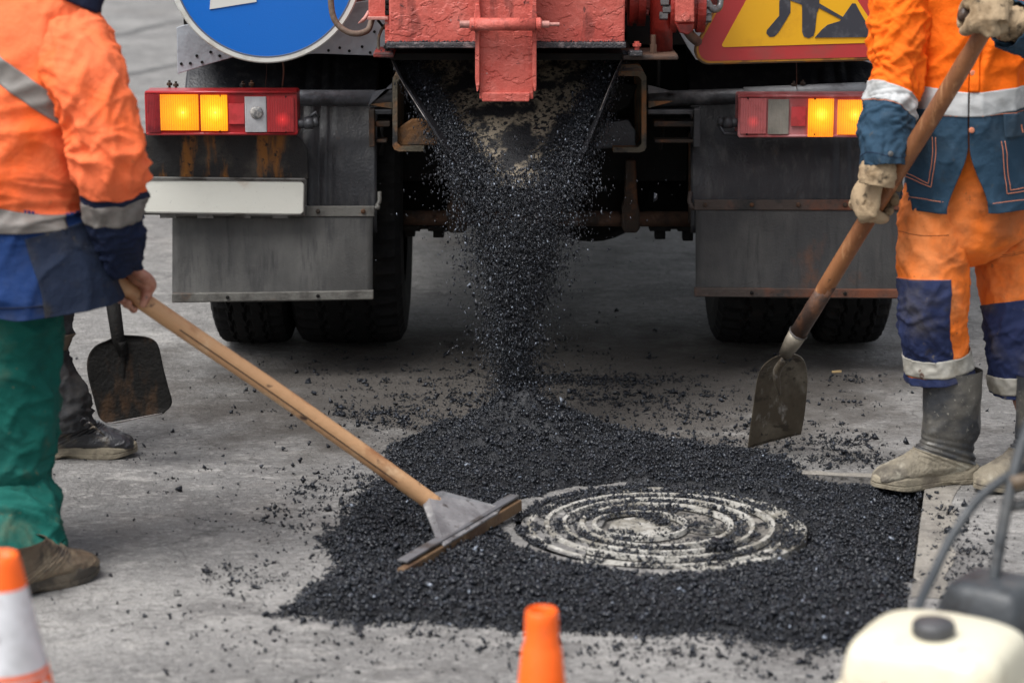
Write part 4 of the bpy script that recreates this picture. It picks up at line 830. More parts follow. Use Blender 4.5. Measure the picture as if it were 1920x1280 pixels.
def grip(mb, C, A, D, W, r, fr=.0095, side=1, hw=.040, curl=215, tl=1.0):
    """hand closed round a shaft: C point on the axis, A axis, D from axis to palm, W wrist"""
    C, A, D, W = [np.array(q, float) for q in (C, A, D, W)]; A /= np.linalg.norm(A); D -= A*(D@A); D /= np.linalg.norm(D); E = np.cross(A, D)*side
    rp = r+.016
    kn = C+D*(rp-.002)+E*.034                         # knuckle line
    pb = C+D*(rp+.004)-E*.036
    mb.tube(curve_pts([W, W*.45+pb*.55, pb, C+D*(rp+.003), kn, kn+E*.004-D*.008], 14), [.026]*4+[.030, .034]+[hw]*6+[hw*.95, hw*.8], 18, flat=.50, up=D)
    R_ = r+fr*.85
    for i, (o, l) in enumerate([(-1.5, .93), (-.5, 1.03), (.5, 1.0), (1.5, .82)]):
        ax = A*(o*fr*2.12); ang = np.radians(np.linspace(38, 38+(curl-38)*l, 12)); wob = .0015*np.abs(np.sin(np.linspace(0, 3*np.pi, 12)))
        pts = [kn+ax*.95-E*.012-D*.001]+[C+ax+(R_+w)*(math.cos(a)*D+math.sin(a)*E) for a, w in zip(ang, wob)]
        rad = [fr*1.1]+list(np.linspace(fr*1.08, fr*.82, 12)); mb.tube(pts, rad, 12)
        mb.tube([pts[-1], pts[-1]+(pts[-1]-pts[-2])*.35], [fr*.8, fr*.45], 10)
        mb.tube([kn+ax-E*.004+D*.001, kn+ax+E*.006-D*.003], fr*1.15, 10)
    ax = A*(-hw*.7*tl); ang = np.radians(np.linspace(-35, -125, 8))
    pts = [pb+ax*.45+E*.008-D*.004, pb+ax*.9-D*.006]+[C+ax*(1.0+.35*k/7)+(r+fr*1.0)*(math.cos(a)*D+math.sin(a)*E) for k, a in enumerate(ang)]
    mb.tube(curve_pts(pts, 18), np.linspace(fr*1.75, fr*.85, 18), 12)
    return mb
def ball(mb, c, rx, ry, rz, F=(0, -1, 0), n=14):
    F = np.array(F, float); F /= np.linalg.norm(F); Sx = np.cross(F, (0, 0, 1)); Sx /= np.linalg.norm(Sx); U = np.cross(Sx, F)
    bm = bmesh.new(); bmesh.ops.create_icosphere(bm, subdivisions=3, radius=1); v = np.array([x.co[:] for x in bm.verts]); f = [[q.index for q in x.verts] for x in bm.faces]; bm.free()
    return mb.add(np.array(c)+v[:, :1]*rx*Sx+v[:, 1:2]*ry*F+v[:, 2:]*rz*U, f)
m_skin = M('skin', (.42, .20, .135), .5, layers=[((.30, .11, .07), 30, .45, .65), ((.10, .07, .055), 60, .56, .7)], bumps=[(120, .0015), (45, .002)])
m_hair = M('hair', (.03, .02, .015), .6)
def body(t, J, F, extra=None, vox=.012):
    F = np.array(F, float); F /= np.linalg.norm(F); J = {k: (v if k[:2] in ('ft', 'le') else np.array(v, float)) for k, v in J.items()}; mb = MB()
    mb.tube([J['pelvis']-[0, 0, .05], J['pelvis']+[0, 0, .06], (J['pelvis']+J['chest'])/2, J['chest'], J['chest']*.35+J['neck']*.65], [.10, .115, .105, .13, .09], 20, flat=.8, up=F)
    mb.tube([J['chest']*.2+J['neck']*.8, J['neck'], J['head']-[0, 0, .03]], [.07, .055, .052], 14)
    for s_ in 'lr':
        mb.tube([J['neck']*.6+J['chest']*.4, J['sh'+s_], (J['sh'+s_]+J['el'+s_])/2, J['el'+s_], (J['el'+s_]+J['wr'+s_])/2, J['wr'+s_]], [.055, .056, .046, .036, .036, .024], 14)
        lg = J['leg'+s_]; ks = [ctr(lg, k) for k in (.1, .35, .6, .8, 1)]; ft = J['ft'+s_]; an = ft[0]+np.array([0, 0, .075]); nl = len(ks)
        mb.tube([J['pelvis']]+ks+[(ks[-1]+an)/2, an], [.085, .070, .056, .046, .044, .036, .030, .026], 14)
        mb.tube([an, an*.5+(ft[0]+ft[1]*.07)*.5-[0, 0, 0], ft[0]+ft[1]*.10+[0, 0, .045]], [.026, .026, .018], 12)
    H = J['head']; ball(mb, H, .075, .092, .112, F); ball(mb, H+F*.02-[0, 0, .07], .055, .07, .05, F)
    mb.tube([H+F*.088+[0, 0, .02], H+F*.106-[0, 0, .022], H+F*.09-[0, 0, .032]], [.008, .014, .010], 8); Sx = np.cross(F, (0, 0, 1))
    for q in (-1, 1): ball(mb, H+Sx*.076*q, .008, .018, .03, F); mb.tube([H+F*.086+Sx*q*.015+[0, 0, .035], H+F*.078+Sx*q*.045+[0, 0, .034]], .007, 8)
    mb.tube([H+F*.088+Sx*.022-[0, 0, .058], H+F*.095-[0, 0, .056], H+F*.088-Sx*.022-[0, 0, .058]], .006, 8)
    if extra: extra(mb)
    o = mb.obj('body', m_skin, t); remesh(o, vox, 2)
    m2 = MB(); ball(m2, H-F*.012+[0, 0, .022], .083, .094, .104, F-np.array([0, 0, .45])); h = m2.obj('hair', m_hair, t, smooth_=True)
    for q in (-1, 1): m3 = MB(); ball(m3, H+F*.082+Sx*.031*q+[0, 0, .012], .011, .011, .008, F); m3.obj('eye', m_signwhite, t, smooth_=True)
    return o
def foot(h, t_): return (h+(t_-h)/np.linalg.norm(t_-h)*.095, (t_-h)/np.linalg.norm(t_-h))
# cloth
def cloth(name, col, dirt, dirt_amt=.5, col2=None, rough=.85):
    L_ = [(dirt, 5, .48, .70, (1, 1, 1), dirt_amt), (tuple(c*.45 for c in dirt[:3]), 11, .60, .74, (1, 1, 1), dirt_amt), (tuple(min(1, c*1.25+.02) for c in col[:3]), 4.3, .50, .72, (1, 1, 1), .35), (tuple(c*.72 for c in col[:3]), 14, .45, .7, (1, 1, 1), .35), (dirt, 45, .64, .74, (1, 1, 1), min(1, dirt_amt+.2))]
    if col2: L_.insert(0, (col2, 3, .45, .65))
    return M(name, col, rough, layers=L_, bumps=[(700, .0004), (55, .0030), (20, .005, (1, 1, .8))], spec=.25)
m_or = cloth('hi_vis_orange', (.88, .145, .004), (.30, .07, .012), .22)
m_orw = cloth('worn_hi_vis_orange', (.86, .165, .058), (.40, .12, .05), .34, (.84, .125, .022))
m_ort = cloth('dusty_orange', (.84, .18, .02), (.20, .075, .035), .68, (.82, .26, .08))
m_navyj = cloth('petrol_blue', (.020, .050, .085), (.06, .065, .065), .45)
m_navyt = cloth('navy_knee', (.018, .027, .080), (.10, .09, .085), .8)
m_blue2 = cloth('royal_blue', (.005, .026, .105), (.05, .055, .06), .45)
m_navyd = cloth('dark_navy', (.006, .012, .036), (.02, .02, .025), .4)
m_greyflap = cloth('soiled_navy', (.009, .016, .036), (.050, .046, .042), .75)
m_green = cloth('green_work_cloth', (.003, .088, .070), (.12, .10, .05), .55, (.002, .055, .045))
m_charc = cloth('charcoal_cloth', (.030, .031, .034), (.07, .062, .052), .6)
m_refl = M('reflective_tape', (.42, .43, .43), .6, 0, layers=[((.28, .28, .27), 8, .45, .7), ((.10, .06, .045), 22, .64, .72)], bumps=[(25, .003), (400, .0004)])
m_refl2 = M('dull_reflective_tape', (.17, .155, .14), .55, 0, layers=[((.12, .11, .10), 8, .45, .7)], bumps=[(25, .003)])
m_refld = M('dusty_tape', (.42, .40, .35), .6, .1, layers=[((.26, .235, .19), 10, .45, .65), ((.10, .045, .03), 30, .62, .70)], bumps=[(40, .003)])
m_st = M('orange_stitching', (.62, .22, .12), .8)
m_stn = M('dark_stitching', (.25, .06, .01), .8)
m_glove = M('dirty_cotton_glove', (.36, .265, .165), .9, layers=[((.17, .115, .065), 12, .45, .66), ((.06, .045, .03), 26, .55, .70)], bumps=[(500, .0005), (60, .004), (28, .006)], spec=.2)
m_boot = M('rubber_boot', (.036, .038, .042), .42, layers=[((.19, .17, .135), 5, .46, .66, (1, 1, 1.4), .5), ((.33, .31, .26), 120, .62, .70, (1, 1, 1), .7)], bumps=[(70, .002), (16, .004)], rvar=.15, spec=.4)
m_bootf = M('dusty_boot_foot', (.20, .172, .125), .75, layers=[((.075, .064, .05), 7, .45, .66), ((.36, .33, .26), 16, .5, .7)], bumps=[(90, .004), (25, .010), (9, .012)])
m_sole = M('dusty_sole', (.25, .215, .155), .85, layers=[((.12, .10, .075), 14, .45, .65)], bumps=[(70, .004)])
m_leather = M('brown_leather', (.105, .075, .048), .5, layers=[((.20, .155, .10), 8, .45, .66), ((.04, .03, .022), 20, .5, .68)], bumps=[(90, .003), (30, .004)])
m_leathd = M('dark_leather', (.028, .028, .032), .35, layers=[((.12, .10, .075), 12, .48, .66)], bumps=[(90, .003), (30, .005)])
m_soled = M('dark_sole', (.045, .038, .030), .85, layers=[((.11, .09, .065), 14, .45, .65)], bumps=[(70, .004)])

def boot(parent, heel, toe, mats, shaft_top=.30, shaft_c=None, sw=.060, msole=None, shaft_mat=None, soleh=.030, fw=1.0, name='boot'):
    heel, toe = np.array(heel, float), np.array(toe, float); X_ = toe-heel; Ln = np.linalg.norm(X_); X_ /= Ln; k = Ln/.30; Yv = np.cross((0, 0, 1), X_)
    o0 = heel+X_*.095*k                               # local origin below the ankle; x forward
    def Lc(x, y, z): return o0+X_*x*k+Yv*y+np.array([0, 0, z])
    st = [((.055, shaft_top), (-.072, shaft_top), sw), ((.052, .24), (-.072, .24), sw-.003), ((.052, .19), (-.074, .185), sw-.008), ((.056, .15), (-.074, .14), sw-.012), ((.066, .125), (-.073, .10), .046), ((.082, .110), (-.082, .055), .045),
          ((.098, .100), (-.086, .024), .043), ((.112, .092), (-.030, .022), .043), ((.130, .083), (.03, .022), .045), ((.155, .072), (.09, .018), .049), ((.175, .064), (.135, .018), .050), ((.192, .052), (.175, .018), .043), ((.202, .036), (.196, .020), .026), ((.203, .028), (.202, .024), .008)]
    st = [q for q in st if q[0][1] <= shaft_top+.001]
    st = [((a[0]*(fw if a[1] > .13 else 1), a[1]), (b[0]*(fw if b[1] > .13 else 1), b[1]), w) for a, b, w in st]
    arr = np.array([[a[0], a[1], b[0], b[1], w] for a, b, w in st]); n = 90; arr = curve_pts(arr, n)
    nu = 48; V = []; th = np.arange(nu)*2*np.pi/nu
    for j in range(n):
        fx, fz, bx, bz, w = arr[j]; cx, cz = (fx+bx)/2, (fz+bz)/2; hx, hz = (fx-bx)/2, (fz-bz)/2; v = j/n
        co, si = np.cos(th), np.sin(th); flat = np.sign(si)*np.abs(si)**.85
        fd = .0035*(np.clip(ridge(co*1.4+7, si*1.4, v*9+heel[0]), 0, 1)**2-.4)+.006*np.exp(-((v-.36)/.09)**2)*(np.abs(np.sin(v*70+co*1.5))-.5)
        r = 1+fd/.05
        for i in range(nu): V.append(Lc(cx+hx*co[i]*r[i], w*flat[i]*r[i], cz+hz*co[i]*r[i]))
    F = [(j*nu+i, j*nu+(i+1) % nu, (j+1)*nu+(i+1) % nu, (j+1)*nu+i) for j in range(n-1) for i in range(nu)]+[list(range((n-1)*nu, n*nu))]
    js = int(n*.40) if shaft_mat else 0
    mi = [0 if (k_//nu) < js else 1 for k_ in range((n-1)*nu)]+[1]
    b = meshobj(name, V, F, None, parent, smooth_=True, mats=[shaft_mat or mats, mats], mi=mi, sub=1)
    # sole: outline swept up, wavy upper edge, heel block
    ou = [(-.090, 0), (-.088, .025), (-.070, .040), (-.03, .040), (.03, .036), (.09, .046), (.14, .053), (.178, .044), (.203, .022), (.209, 0), (.203, -.022), (.178, -.044), (.14, -.053), (.09, -.046), (.03, -.036), (-.03, -.040), (-.070, -.040), (-.088, -.025)]
    c = curve_pts(np.array(ou+[ou[0]]), 73)[:-1]; m = len(c); rows = []
    for (z, s_, g) in ((0, .95, 0), (.004, 1.0, 0), (.013, 1.0, 1), (.015, .975, 1), (.018, 1.0, 1), (soleh, .985, 2), (soleh+.006, .93, 2)):
        for (x, y) in c:
            arch = .012*math.exp(-((x-.015)/.03)**2) if z < .01 else 0
            up = .010*smooth(.13, .21, np.array(x))+.012*smooth(-.02, -.09, np.array(x))*(g == 2)+.004*math.sin(x*60)*(g == 2)
            rows.append(Lc(x*s_ if s_ < 1 else x, y*s_, z+arch+float(up)*(z > 0 or x > .12)))
    F = [(j*m+i, j*m+(i+1) % m, (j+1)*m+(i+1) % m, (j+1)*m+i) for j in range(6) for i in range(m)]+[list(range(m))[::-1], list(range(6*m, 7*m))]
    meshobj('sole', rows, F, msole, b, smooth_=False)
    return b

# ---------------------------------------------------------------- right worker
YR = 6.38
WR = Thing('person', 'worker in orange and petrol blue jacket and dusty rubber boots holding an upright shovel', 'person', tuple(G(1790, 905)))
def st(rows, Yd):                                     # rows: (px, py, half width px, depth ratio[, dy])
    out = []
    for r in rows:
        Y_ = Yd+(r[4] if len(r) > 4 else 0); p = P(r[0], r[1], Y_); s_ = S(Y_, p[2]); out.append([*p, r[2]*s_, r[2]*s_*r[3]])
    return out
# trousers: seat, two legs
seat = Loft(st([(1822, 215, 96, .75), (1822, 270, 112, .75), (1818, 340, 116, .8), (1816, 400, 112, .8), (1822, 455, 96, .8), (1830, 490, 40, .8)], YR+.02), (-.15, -1, 0), folds(3, .008, fv=3))
patch('trouser_seat', seat, m_ort, WR, nu=90, nv=60)
l1 = Loft(st([(1760, 350, 60, .95, .02), (1753, 420, 63, .95), (1751, 480, 64, .95, -.01), (1751, 540, 62, .95, -.02), (1749, 600, 59, .95, .0), (1755, 645, 58, .95, .025), (1762, 705, 58, .95, .035)], YR-.02), (-.2, -1, 0),
         folds(11, .0065, fv=4, tw=1.5, creases=((.62, .10, .005, 14, .05, 1), (.12, .12, .005, 10, .10, 2))))
a, b_1, c_, d_ = [l1.v_at(y) for y in (521, 657, 695, 703)]
patch('trouser_leg', l1, m_ort, WR, nu=100, nv=160)
tl_ = lambda u: a+.0*u
patch('knee_patch', l1, m_navyt, WR, u0=.165, u1=.70, v0=tl_, v1=b_1+.01, off=.003, nu=80, nv=70)
patch('reflective_band', l1, m_refld, WR, u0=0, u1=1, v0=lambda u: b_1+.012*np.cos(2*np.pi*u), v1=lambda u: c_-.01+.012*np.cos(2*np.pi*u), off=.0055, nu=90, nv=12)
patch('trouser_hem', l1, m_navyt, WR, u0=0, u1=1, v0=c_-.01, v1=1, off=.004, nu=90, nv=8)
stitch('seam', l1, [(.165, a), (.30, a-.003), (.5, a-.003), (.68, a)], m_st, WR, off=.005)
stitch('seam', l1, [(.18, l1.v_at(438)), (.30, l1.v_at(440)), (.42, l1.v_at(436)), (.50, l1.v_at(434))], m_stn, WR, off=.003)
l2 = Loft(st([(1885, 350, 66, .95, .06), (1893, 420, 70, .95, .06), (1900, 480, 68, .95, .06), (1908, 560, 64, .95, .05), (1914, 640, 60, .95, .05), (1914, 690, 56, .95, .06), (1916, 727, 54, .95, .07)], YR+.03), (-.1, -1, 0),
         folds(23, .0065, fv=4, tw=-1.5, creases=((.75, .10, .005, 14, .05, 1), (.15, .12, .005, 10, -.10, 2))))
a, b_2, c_, d_ = [l2.v_at(y) for y in (554, 686, 716, 722)]
patch('trouser_leg', l2, m_ort, WR, nu=100, nv=160)
patch('knee_patch', l2, m_navyt, WR, u0=.02, u1=.60, v0=lambda u: a-.03*np.sin(2*np.pi*u)+.03, v1=b_2+.02, off=.003, nu=80, nv=70)
patch('reflective_band', l2, m_refld, WR, v0=lambda u: b_2-.02*np.cos(2*np.pi*u), v1=lambda u: c_-.02*np.cos(2*np.pi*u), off=.0055, nu=90, nv=12)
patch('trouser_hem', l2, m_navyt, WR, v0=c_-.005, v1=1, off=.004, nu=90, nv=8)
for dv in (0, .010): stitch('seam', l2, [(.20, l2.v_at(461)+dv), (.32, l2.v_at(462)+dv), (.42, l2.v_at(458)+dv)], m_stn, WR, off=.003)
# boots
h1, t1 = G(1832, 899), G(1638, 919)
boot(WR, h1, t1, m_bootf, shaft_top=.315, sw=.066, fw=1.2, msole=m_sole, shaft_mat=m_boot)
h2, t2 = G(1990, 893), G(1834, 925)
boot(WR, h2, t2, m_bootf, shaft_top=.30, sw=.062, fw=1.15, msole=m_sole, shaft_mat=m_boot)
# jacket
tor = Loft(st([(1822, -262, 40, 1.0), (1822, -215, 52, 1.0), (1822, -170, 92, .62), (1822, -110, 128, .6), (1822, -40, 134, .68), (1820, 60, 120, .78), (1818, 140, 108, .82), (1816, 200, 106, .85), (1816, 290, 112, .85), (1816, 385, 120, .85)], YR-.01), (-.18, -1, 0),
          folds(31, .0095, k=1.0, fv=3.4, tw=1.2, creases=((.60, .10, .005, 16, .03, 1.2), (.40, .14, .007, 9, .10, .2))))
vb0, vb1, vo = tor.v_at(163), tor.v_at(205), tor.v_at(268)
bd = lambda u: .016*np.cos(2*np.pi*(u-.25))**4-.010
for (ua, ub, nm) in ((.252, .75, 'jacket_front'), (-.25, .248, 'jacket_front')):
    patch(nm, tor, m_or, WR, u0=ua, u1=ub, v0=0.0, v1=lambda u: vb0+bd(u), nu=110, nv=170)
    patch('reflective_band', tor, m_refl, WR, u0=ua, u1=ub, v0=lambda u: vb0-.004+bd(u), v1=lambda u: vb1+bd(u), off=.002, nu=110, nv=16)
def ul(t): return .252+.050*smooth(.30, 1.0, t)
def ur(t): return .248-.046*smooth(.30, 1.0, t)
patch('jacket_skirt', tor, m_navyj, WR, u0=ul, u1=.75, v0=lambda u: vb1+bd(u)-.003, v1=lambda u: 1.0-.02*np.abs(u-.30), nu=110, nv=90)
patch('jacket_skirt', tor, m_navyj, WR, u0=-.25, u1=ur, v0=lambda u: vb1+bd(u)-.003, v1=1.0, nu=110, nv=90)
patch('placket', tor, m_or, WR, u0=.226, u1=.250, v0=.10, v1=vb0, off=.005, nu=8, nv=80)
stitch('seam', tor, [(.27, vb1+.004), (.38, vb1-.001), (.5, vb1), (.6, vb1)], m_st, WR, off=.004); stitch('seam', tor, [(.235, vb1+.004), (.15, vb1), (.05, vb1)], m_st, WR, off=.004)
def vy(y): return tor.v_at(y)
# pocket flaps and bodies
patch('pocket_flap', tor, m_navyj, WR, u0=.36, u1=.475, v0=vy(196), v1=lambda u: vy(236)-.25*(u-.36), off=.009, nu=24, nv=12, solid=.003)
patch('pocket_flap', tor, m_navyj, WR, u0=.03, u1=.155, v0=vy(205), v1=vy(250), off=.009, nu=24, nv=12, solid=.003)
for o_ in (.0, .010):
    stitch('pocket_seam', tor, [(.335+o_, vy(245)), (.338+o_, vy(290)), (.350+o_, vy(338-o_*600))], m_st, WR, off=.005); stitch('pocket_seam', tor, [(.350+o_, vy(338-o_*600)), (.40, vy(330-o_*600)), (.46, vy(316-o_*600))], m_st, WR, off=.005)
    stitch('pocket_seam', tor, [(.165-o_, vy(255)), (.160-o_, vy(300)), (.150-o_, vy(352-o_*600))], m_st, WR, off=.005); stitch('pocket_seam', tor, [(.150-o_, vy(352-o_*600)), (.10, vy(350-o_*600)), (.05, vy(345-o_*600))], m_st, WR, off=.005)
stitch('hem_seam', tor, [(.31, .965), (.40, .96), (.5, .958), (.6, .96)], m_st, WR, off=.003); stitch('hem_seam', tor, [(.195, .97), (.1, .97), (0, .97)], m_st, WR, off=.003)
for (u, y) in ((.415, 200+14), (.10, 228), ):
    stitch('buttonhole', tor, [(u, vy(y)), (u, vy(y+15))], m_st, WR, off=.013, r=.002)
for (u, y) in ((.243, 232), (.243, 60), (.243, 128)):
    p = tor(u, vy(y), .006); MB().lathe([(.0075, 0), (.0075, -.003), (.004, -.004)], p, (-.1, 1, 0), 14).obj('button', m_st, WR)
# sleeves
s1 = Loft(st([(1742, -150, 40, 1, .02), (1712, -110, 58, 1.0, -.01), (1694, -60, 62, 1.0, -.04), (1688, 0, 52, 1.0, -.06), (1684, 70, 49, 1.05, -.08), (1684, 130, 46, 1.05, -.09), (1672, 190, 46, 1.05, -.11), (1661, 240, 46, 1.05, -.14), (1655, 285, 38, 1.1, -.17), (1656, 312, 34, 1.1, -.18)], YR), (-.1, -1, 0),
         folds(41, .0085, k=1.1, fv=5, tw=3, pw=1.6, creases=((.60, .10, .008, 17, .045, 2.6), (.82, .10, .006, 20, .03, .8), (.45, .1, .006, 14, .05, 0))))
w0, w1, wc = s1.v_at(176), s1.v_at(213), s1.v_at(296)
tb = lambda u: .022*np.cos(2*np.pi*u+.5)
patch('sleeve', s1, m_or, WR, v0=0.02, v1=lambda u: w0+tb(u), nu=100, nv=170)
patch('reflective_band', s1, m_refl, WR, v0=lambda u: w0-.004+tb(u), v1=lambda u: w1+tb(u), off=.002, nu=100, nv=16)
patch('sleeve_cuff', s1, m_navyj, WR, v0=lambda u: w1-.003+tb(u), v1=1, nu=100, nv=70)
stitch('seam', s1, [(-.02, w1+.024), (.10, w1+.006), (.25, w1-.008), (.4, w1-.018), (.52, w1-.02)], m_st, WR, off=.004)
stitch('cuff_seam', s1, [(0, wc), (.12, wc+.01), (.25, wc), (.4, wc-.01), (.52, wc)], m_navyd, WR, off=.003)
p = s1(.20, .965, .004); MB().lathe([(.007, 0), (.007, -.004), (.003, -.005)], p, (0, 1, 0), 14).obj('button', m_steel, WR)
s2 = Loft(st([(1905, -150, 40, 1, .02), (1940, -110, 58, 1.0, 0), (1968, -40, 60, 1.0, -.02), (1985, 30, 54, 1.0, -.08), (1988, 62, 52, 1.0, -.16), (1965, 66, 48, 1, -.24), (1925, 55, 46, 1, -.30), (1893, 45, 44, 1, -.33)], YR), (0, -.7, -.7),
         folds(47, .007, k=1.1, fv=5, tw=2))
w2 = .70
patch('sleeve', s2, m_or, WR, v0=.02, v1=w2, nu=90, nv=120); patch('sleeve_cuff', s2, m_navyj, WR, v0=w2-.003, v1=1, nu=90, nv=50)
patch('reflective_band', s2, m_refl, WR, v0=w2-.08, v1=w2, off=.003, nu=90, nv=12)
# shovel shaft: from the hand at the chest to the blade
SA = P(1833, 76, 6.03); SB = P(1487, 640, 6.50); ax = (SB-SA)/np.linalg.norm(SB-SA)
def on_shaft(py):
    k = (py-76)/(640-76); return SA+(SB-SA)*k
g1 = on_shaft(362); wr1 = s1(0, 1.0)*.5+s1(.5, 1.0)*.5
mb = MB(); grip(mb, g1, -ax, (-.90, -.25, -.1), wr1+np.array([-.006, 0, .0]), .0235, .0150, side=-1, hw=.052, tl=.6)
gl = mb.obj('glove', m_glove, WR); remesh(gl, .0032, 2)
cf = Loft([[*(wr1+[0, 0, .022]), .034, .030], [*(wr1+[-.012, -.004, -.012]), .046, .038], [*(wr1+[-.018, -.006, -.048]), .043, .034]], (0, -1, 0), folds(5, .003, fv=2)); patch('glove_cuff', cf, m_glove, gl, nu=50, nv=20, solid=.002)
# T grip and the upper hand
gt = on_shaft(30)
wr2 = s2(0, 1.)*.5+s2(.5, 1.)*.5
mb = MB(); grip(mb, P(1845, 36, 6.02), (1, .1, -.15), (.25, -.85, .45), P(1892, 44, 6.045), .021, .0145, side=-1, hw=.050)
gl2 = mb.obj('glove', m_glove, WR); remesh(gl2, .0035, 3)
cf = Loft([[*(wr2+[.03, 0, 0]), .040, .040], [*(wr2+[-.005, 0, 0]), .042, .040], [*(wr2+[-.030, 0, -.002]), .040, .036]], (0, -.7, -.7), folds(8, .003, fv=2)); patch('glove_cuff', cf, m_glove, gl2, nu=50, nv=20, solid=.002)
FR = np.array([-.18, -1, 0]); pel = P(1816, 330, YR+.01)
body(WR, dict(pelvis=pel, chest=P(1820, 30, YR+.01), neck=P(1822, -180, YR+.01), head=P(1820, -330, YR-.02), shl=P(1745, -105, YR), ell=P(1686, 100, YR-.08), wrl=wr1+[0, 0, .03], shr=P(1905, -105, YR), elr=P(1985, 30, YR-.09), wrr=wr2+[.02, 0, 0],
    legl=l1, legr=l2, ftl=foot(h1, t1), ftr=foot(h2, t2)), FR)

# ---------------------------------------------------------------- shovels and rake
m_wood = M('worn_ash_handle', (.26, .108, .044), .42, layers=[((.17, .066, .028), 10, .42, .62, (1, 1, .35)), ((.40, .20, .095), 40, .55, .7, (1, 1, .15)), ((.07, .035, .02), 90, .63, .72)], bumps=[(60, .0012)], spec=.4)
m_wood2 = M('pale_wood_handle', (.50, .285, .145), .5, layers=[((.30, .135, .06), 7, .50, .66), ((.62, .42, .25), 30, .55, .7, (.3, .3, .3)), ((.09, .05, .035), 26, .61, .68, (.5, 1, 1))], bumps=[(60, .002)], spec=.35)
m_woodend = M('tar_dark_wood', (.045, .028, .02), .5, bumps=[(90, .003)], layers=[((.12, .07, .04), 20, .5, .7)])
m_blade = M('worn_blade', (.24, .21, .165), .42, .35, layers=[((.085, .068, .048), 5, .40, .62, (1, 1, .5)), ((.40, .38, .35), 9, .57, .72, (3, 3, .3), .8), ((.05, .04, .03), 22, .56, .68), ((.02, .018, .016), 50, .62, .7)], bumps=[(110, .0012), (9, .004)], rvar=.14)
m_bladed = M('tarred_blade', (.005, .0045, .004), .75, 0, layers=[((.040, .021, .010), 11, .50, .68, (1.5, 1, .6), .9), ((.06, .05, .035), 160, .70, .74)], bumps=[(110, .003), (20, .006)], spec=.2)
def blade(name, Lp, Rp, Y0, Y1, mat, parent, dish=.012, rib=.006, nt=40, ns=33, ydir=1, th=.0028):
    a = curve_pts(np.array(Lp, float), nt); b = curve_pts(np.array(Rp, float), nt); V = []
    for j in range(nt):
        t_ = j/(nt-1)
        for i in range(ns):
            s_ = i/(ns-1); p = a[j]+(b[j]-a[j])*s_; q = P(p[0], p[1], Y0+(Y1-Y0)*t_); q[1] += ydir*(dish*(1-(2*s_-1)**2)*(.4+.6*math.sin(math.pi*min(1, t_+.25)/1.25)))+ydir*rib*math.exp(-((s_-.5)/.05)**2)*max(0, 1-t_*1.5); V.append(q)
    F = [(j*ns+i, (j+1)*ns+i, (j+1)*ns+i+1, j*ns+i+1) for j in range(nt-1) for i in range(ns-1)]
    return meshobj(name, V, F, mat, parent, smooth_=True, solid=th)
tip = G(1402, 841)
SH = Thing('shovel', 'upright shovel with a brown wooden shaft and clean square blade resting on the road', 'shovel', tuple(tip))
MB().tube(curve_pts([SA-ax*.05, on_shaft(200)+[.003, 0, 0], on_shaft(400)+[-.002, 0, 0], on_shaft(628)], 30), [.0215]*4+[.0235]*22+[.021]*4, 18).obj('shaft', m_wood, SH, smooth_=True)
MB().tube(curve_pts([P(1797, 24, 6.03), P(1812, 29, 6.03), P(1845, 36, 6.02), P(1880, 42, 6.0)], 14), [.008, .016]+[.019]*10+[.014, .008], 16).obj('grip', m_woodend, SH, smooth_=True)
MB().tube([on_shaft(520), on_shaft(570), on_shaft(626)], [.0233, .0243, .0238], 18).obj('tar_stained_shaft_end', M('stained_wood', (.05, .028, .02), .5, layers=[((.16, .07, .035), 16, .46, .66, (1, 1, .4)), ((.02, .015, .013), 24, .5, .66)], bumps=[(90, .002)]), SH, smooth_=True)
sk = MB().tube([on_shaft(622), on_shaft(640), on_shaft(668)], [.0255, .0245, .018], 18); sk.obj('socket', m_blade, SH, smooth_=True)
MB().lathe([(.0262, -.003), (.0275, 0), (.0262, .003)], on_shaft(622), ax, 20, cap=False).obj('ferrule', m_edge, SH)
bl = blade('blade', [(1474, 664), (1452, 671), (1432, 686), (1421, 708), (1415, 745), (1408, 795), (1402, 841)], [(1480, 664), (1496, 667), (1508, 678), (1514, 705), (1512, 745), (1508, 780), (1502, 814)], 6.56, tip[1], m_blade, SH, .010, -.004)
MB().tube(curve_pts([P(1462, 740, 6.585), P(1456, 700, 6.56), P(1472, 672, 6.53)], 10), [.003, .006, .009, .010, .011, .012, .012, .012, .012, .010], 10).obj('blade_rib', m_blade, SH, smooth_=True)
mm = [P(1474, 672, 6.53)+rng.normal(size=3)*.007 for _ in range(40)]; q = pebbles('tar_lump', np.array(mm)-SH.loc, .004, m_tar, label='tar lump stuck at the top of the clean blade', seed=44); q.parent = SH.o

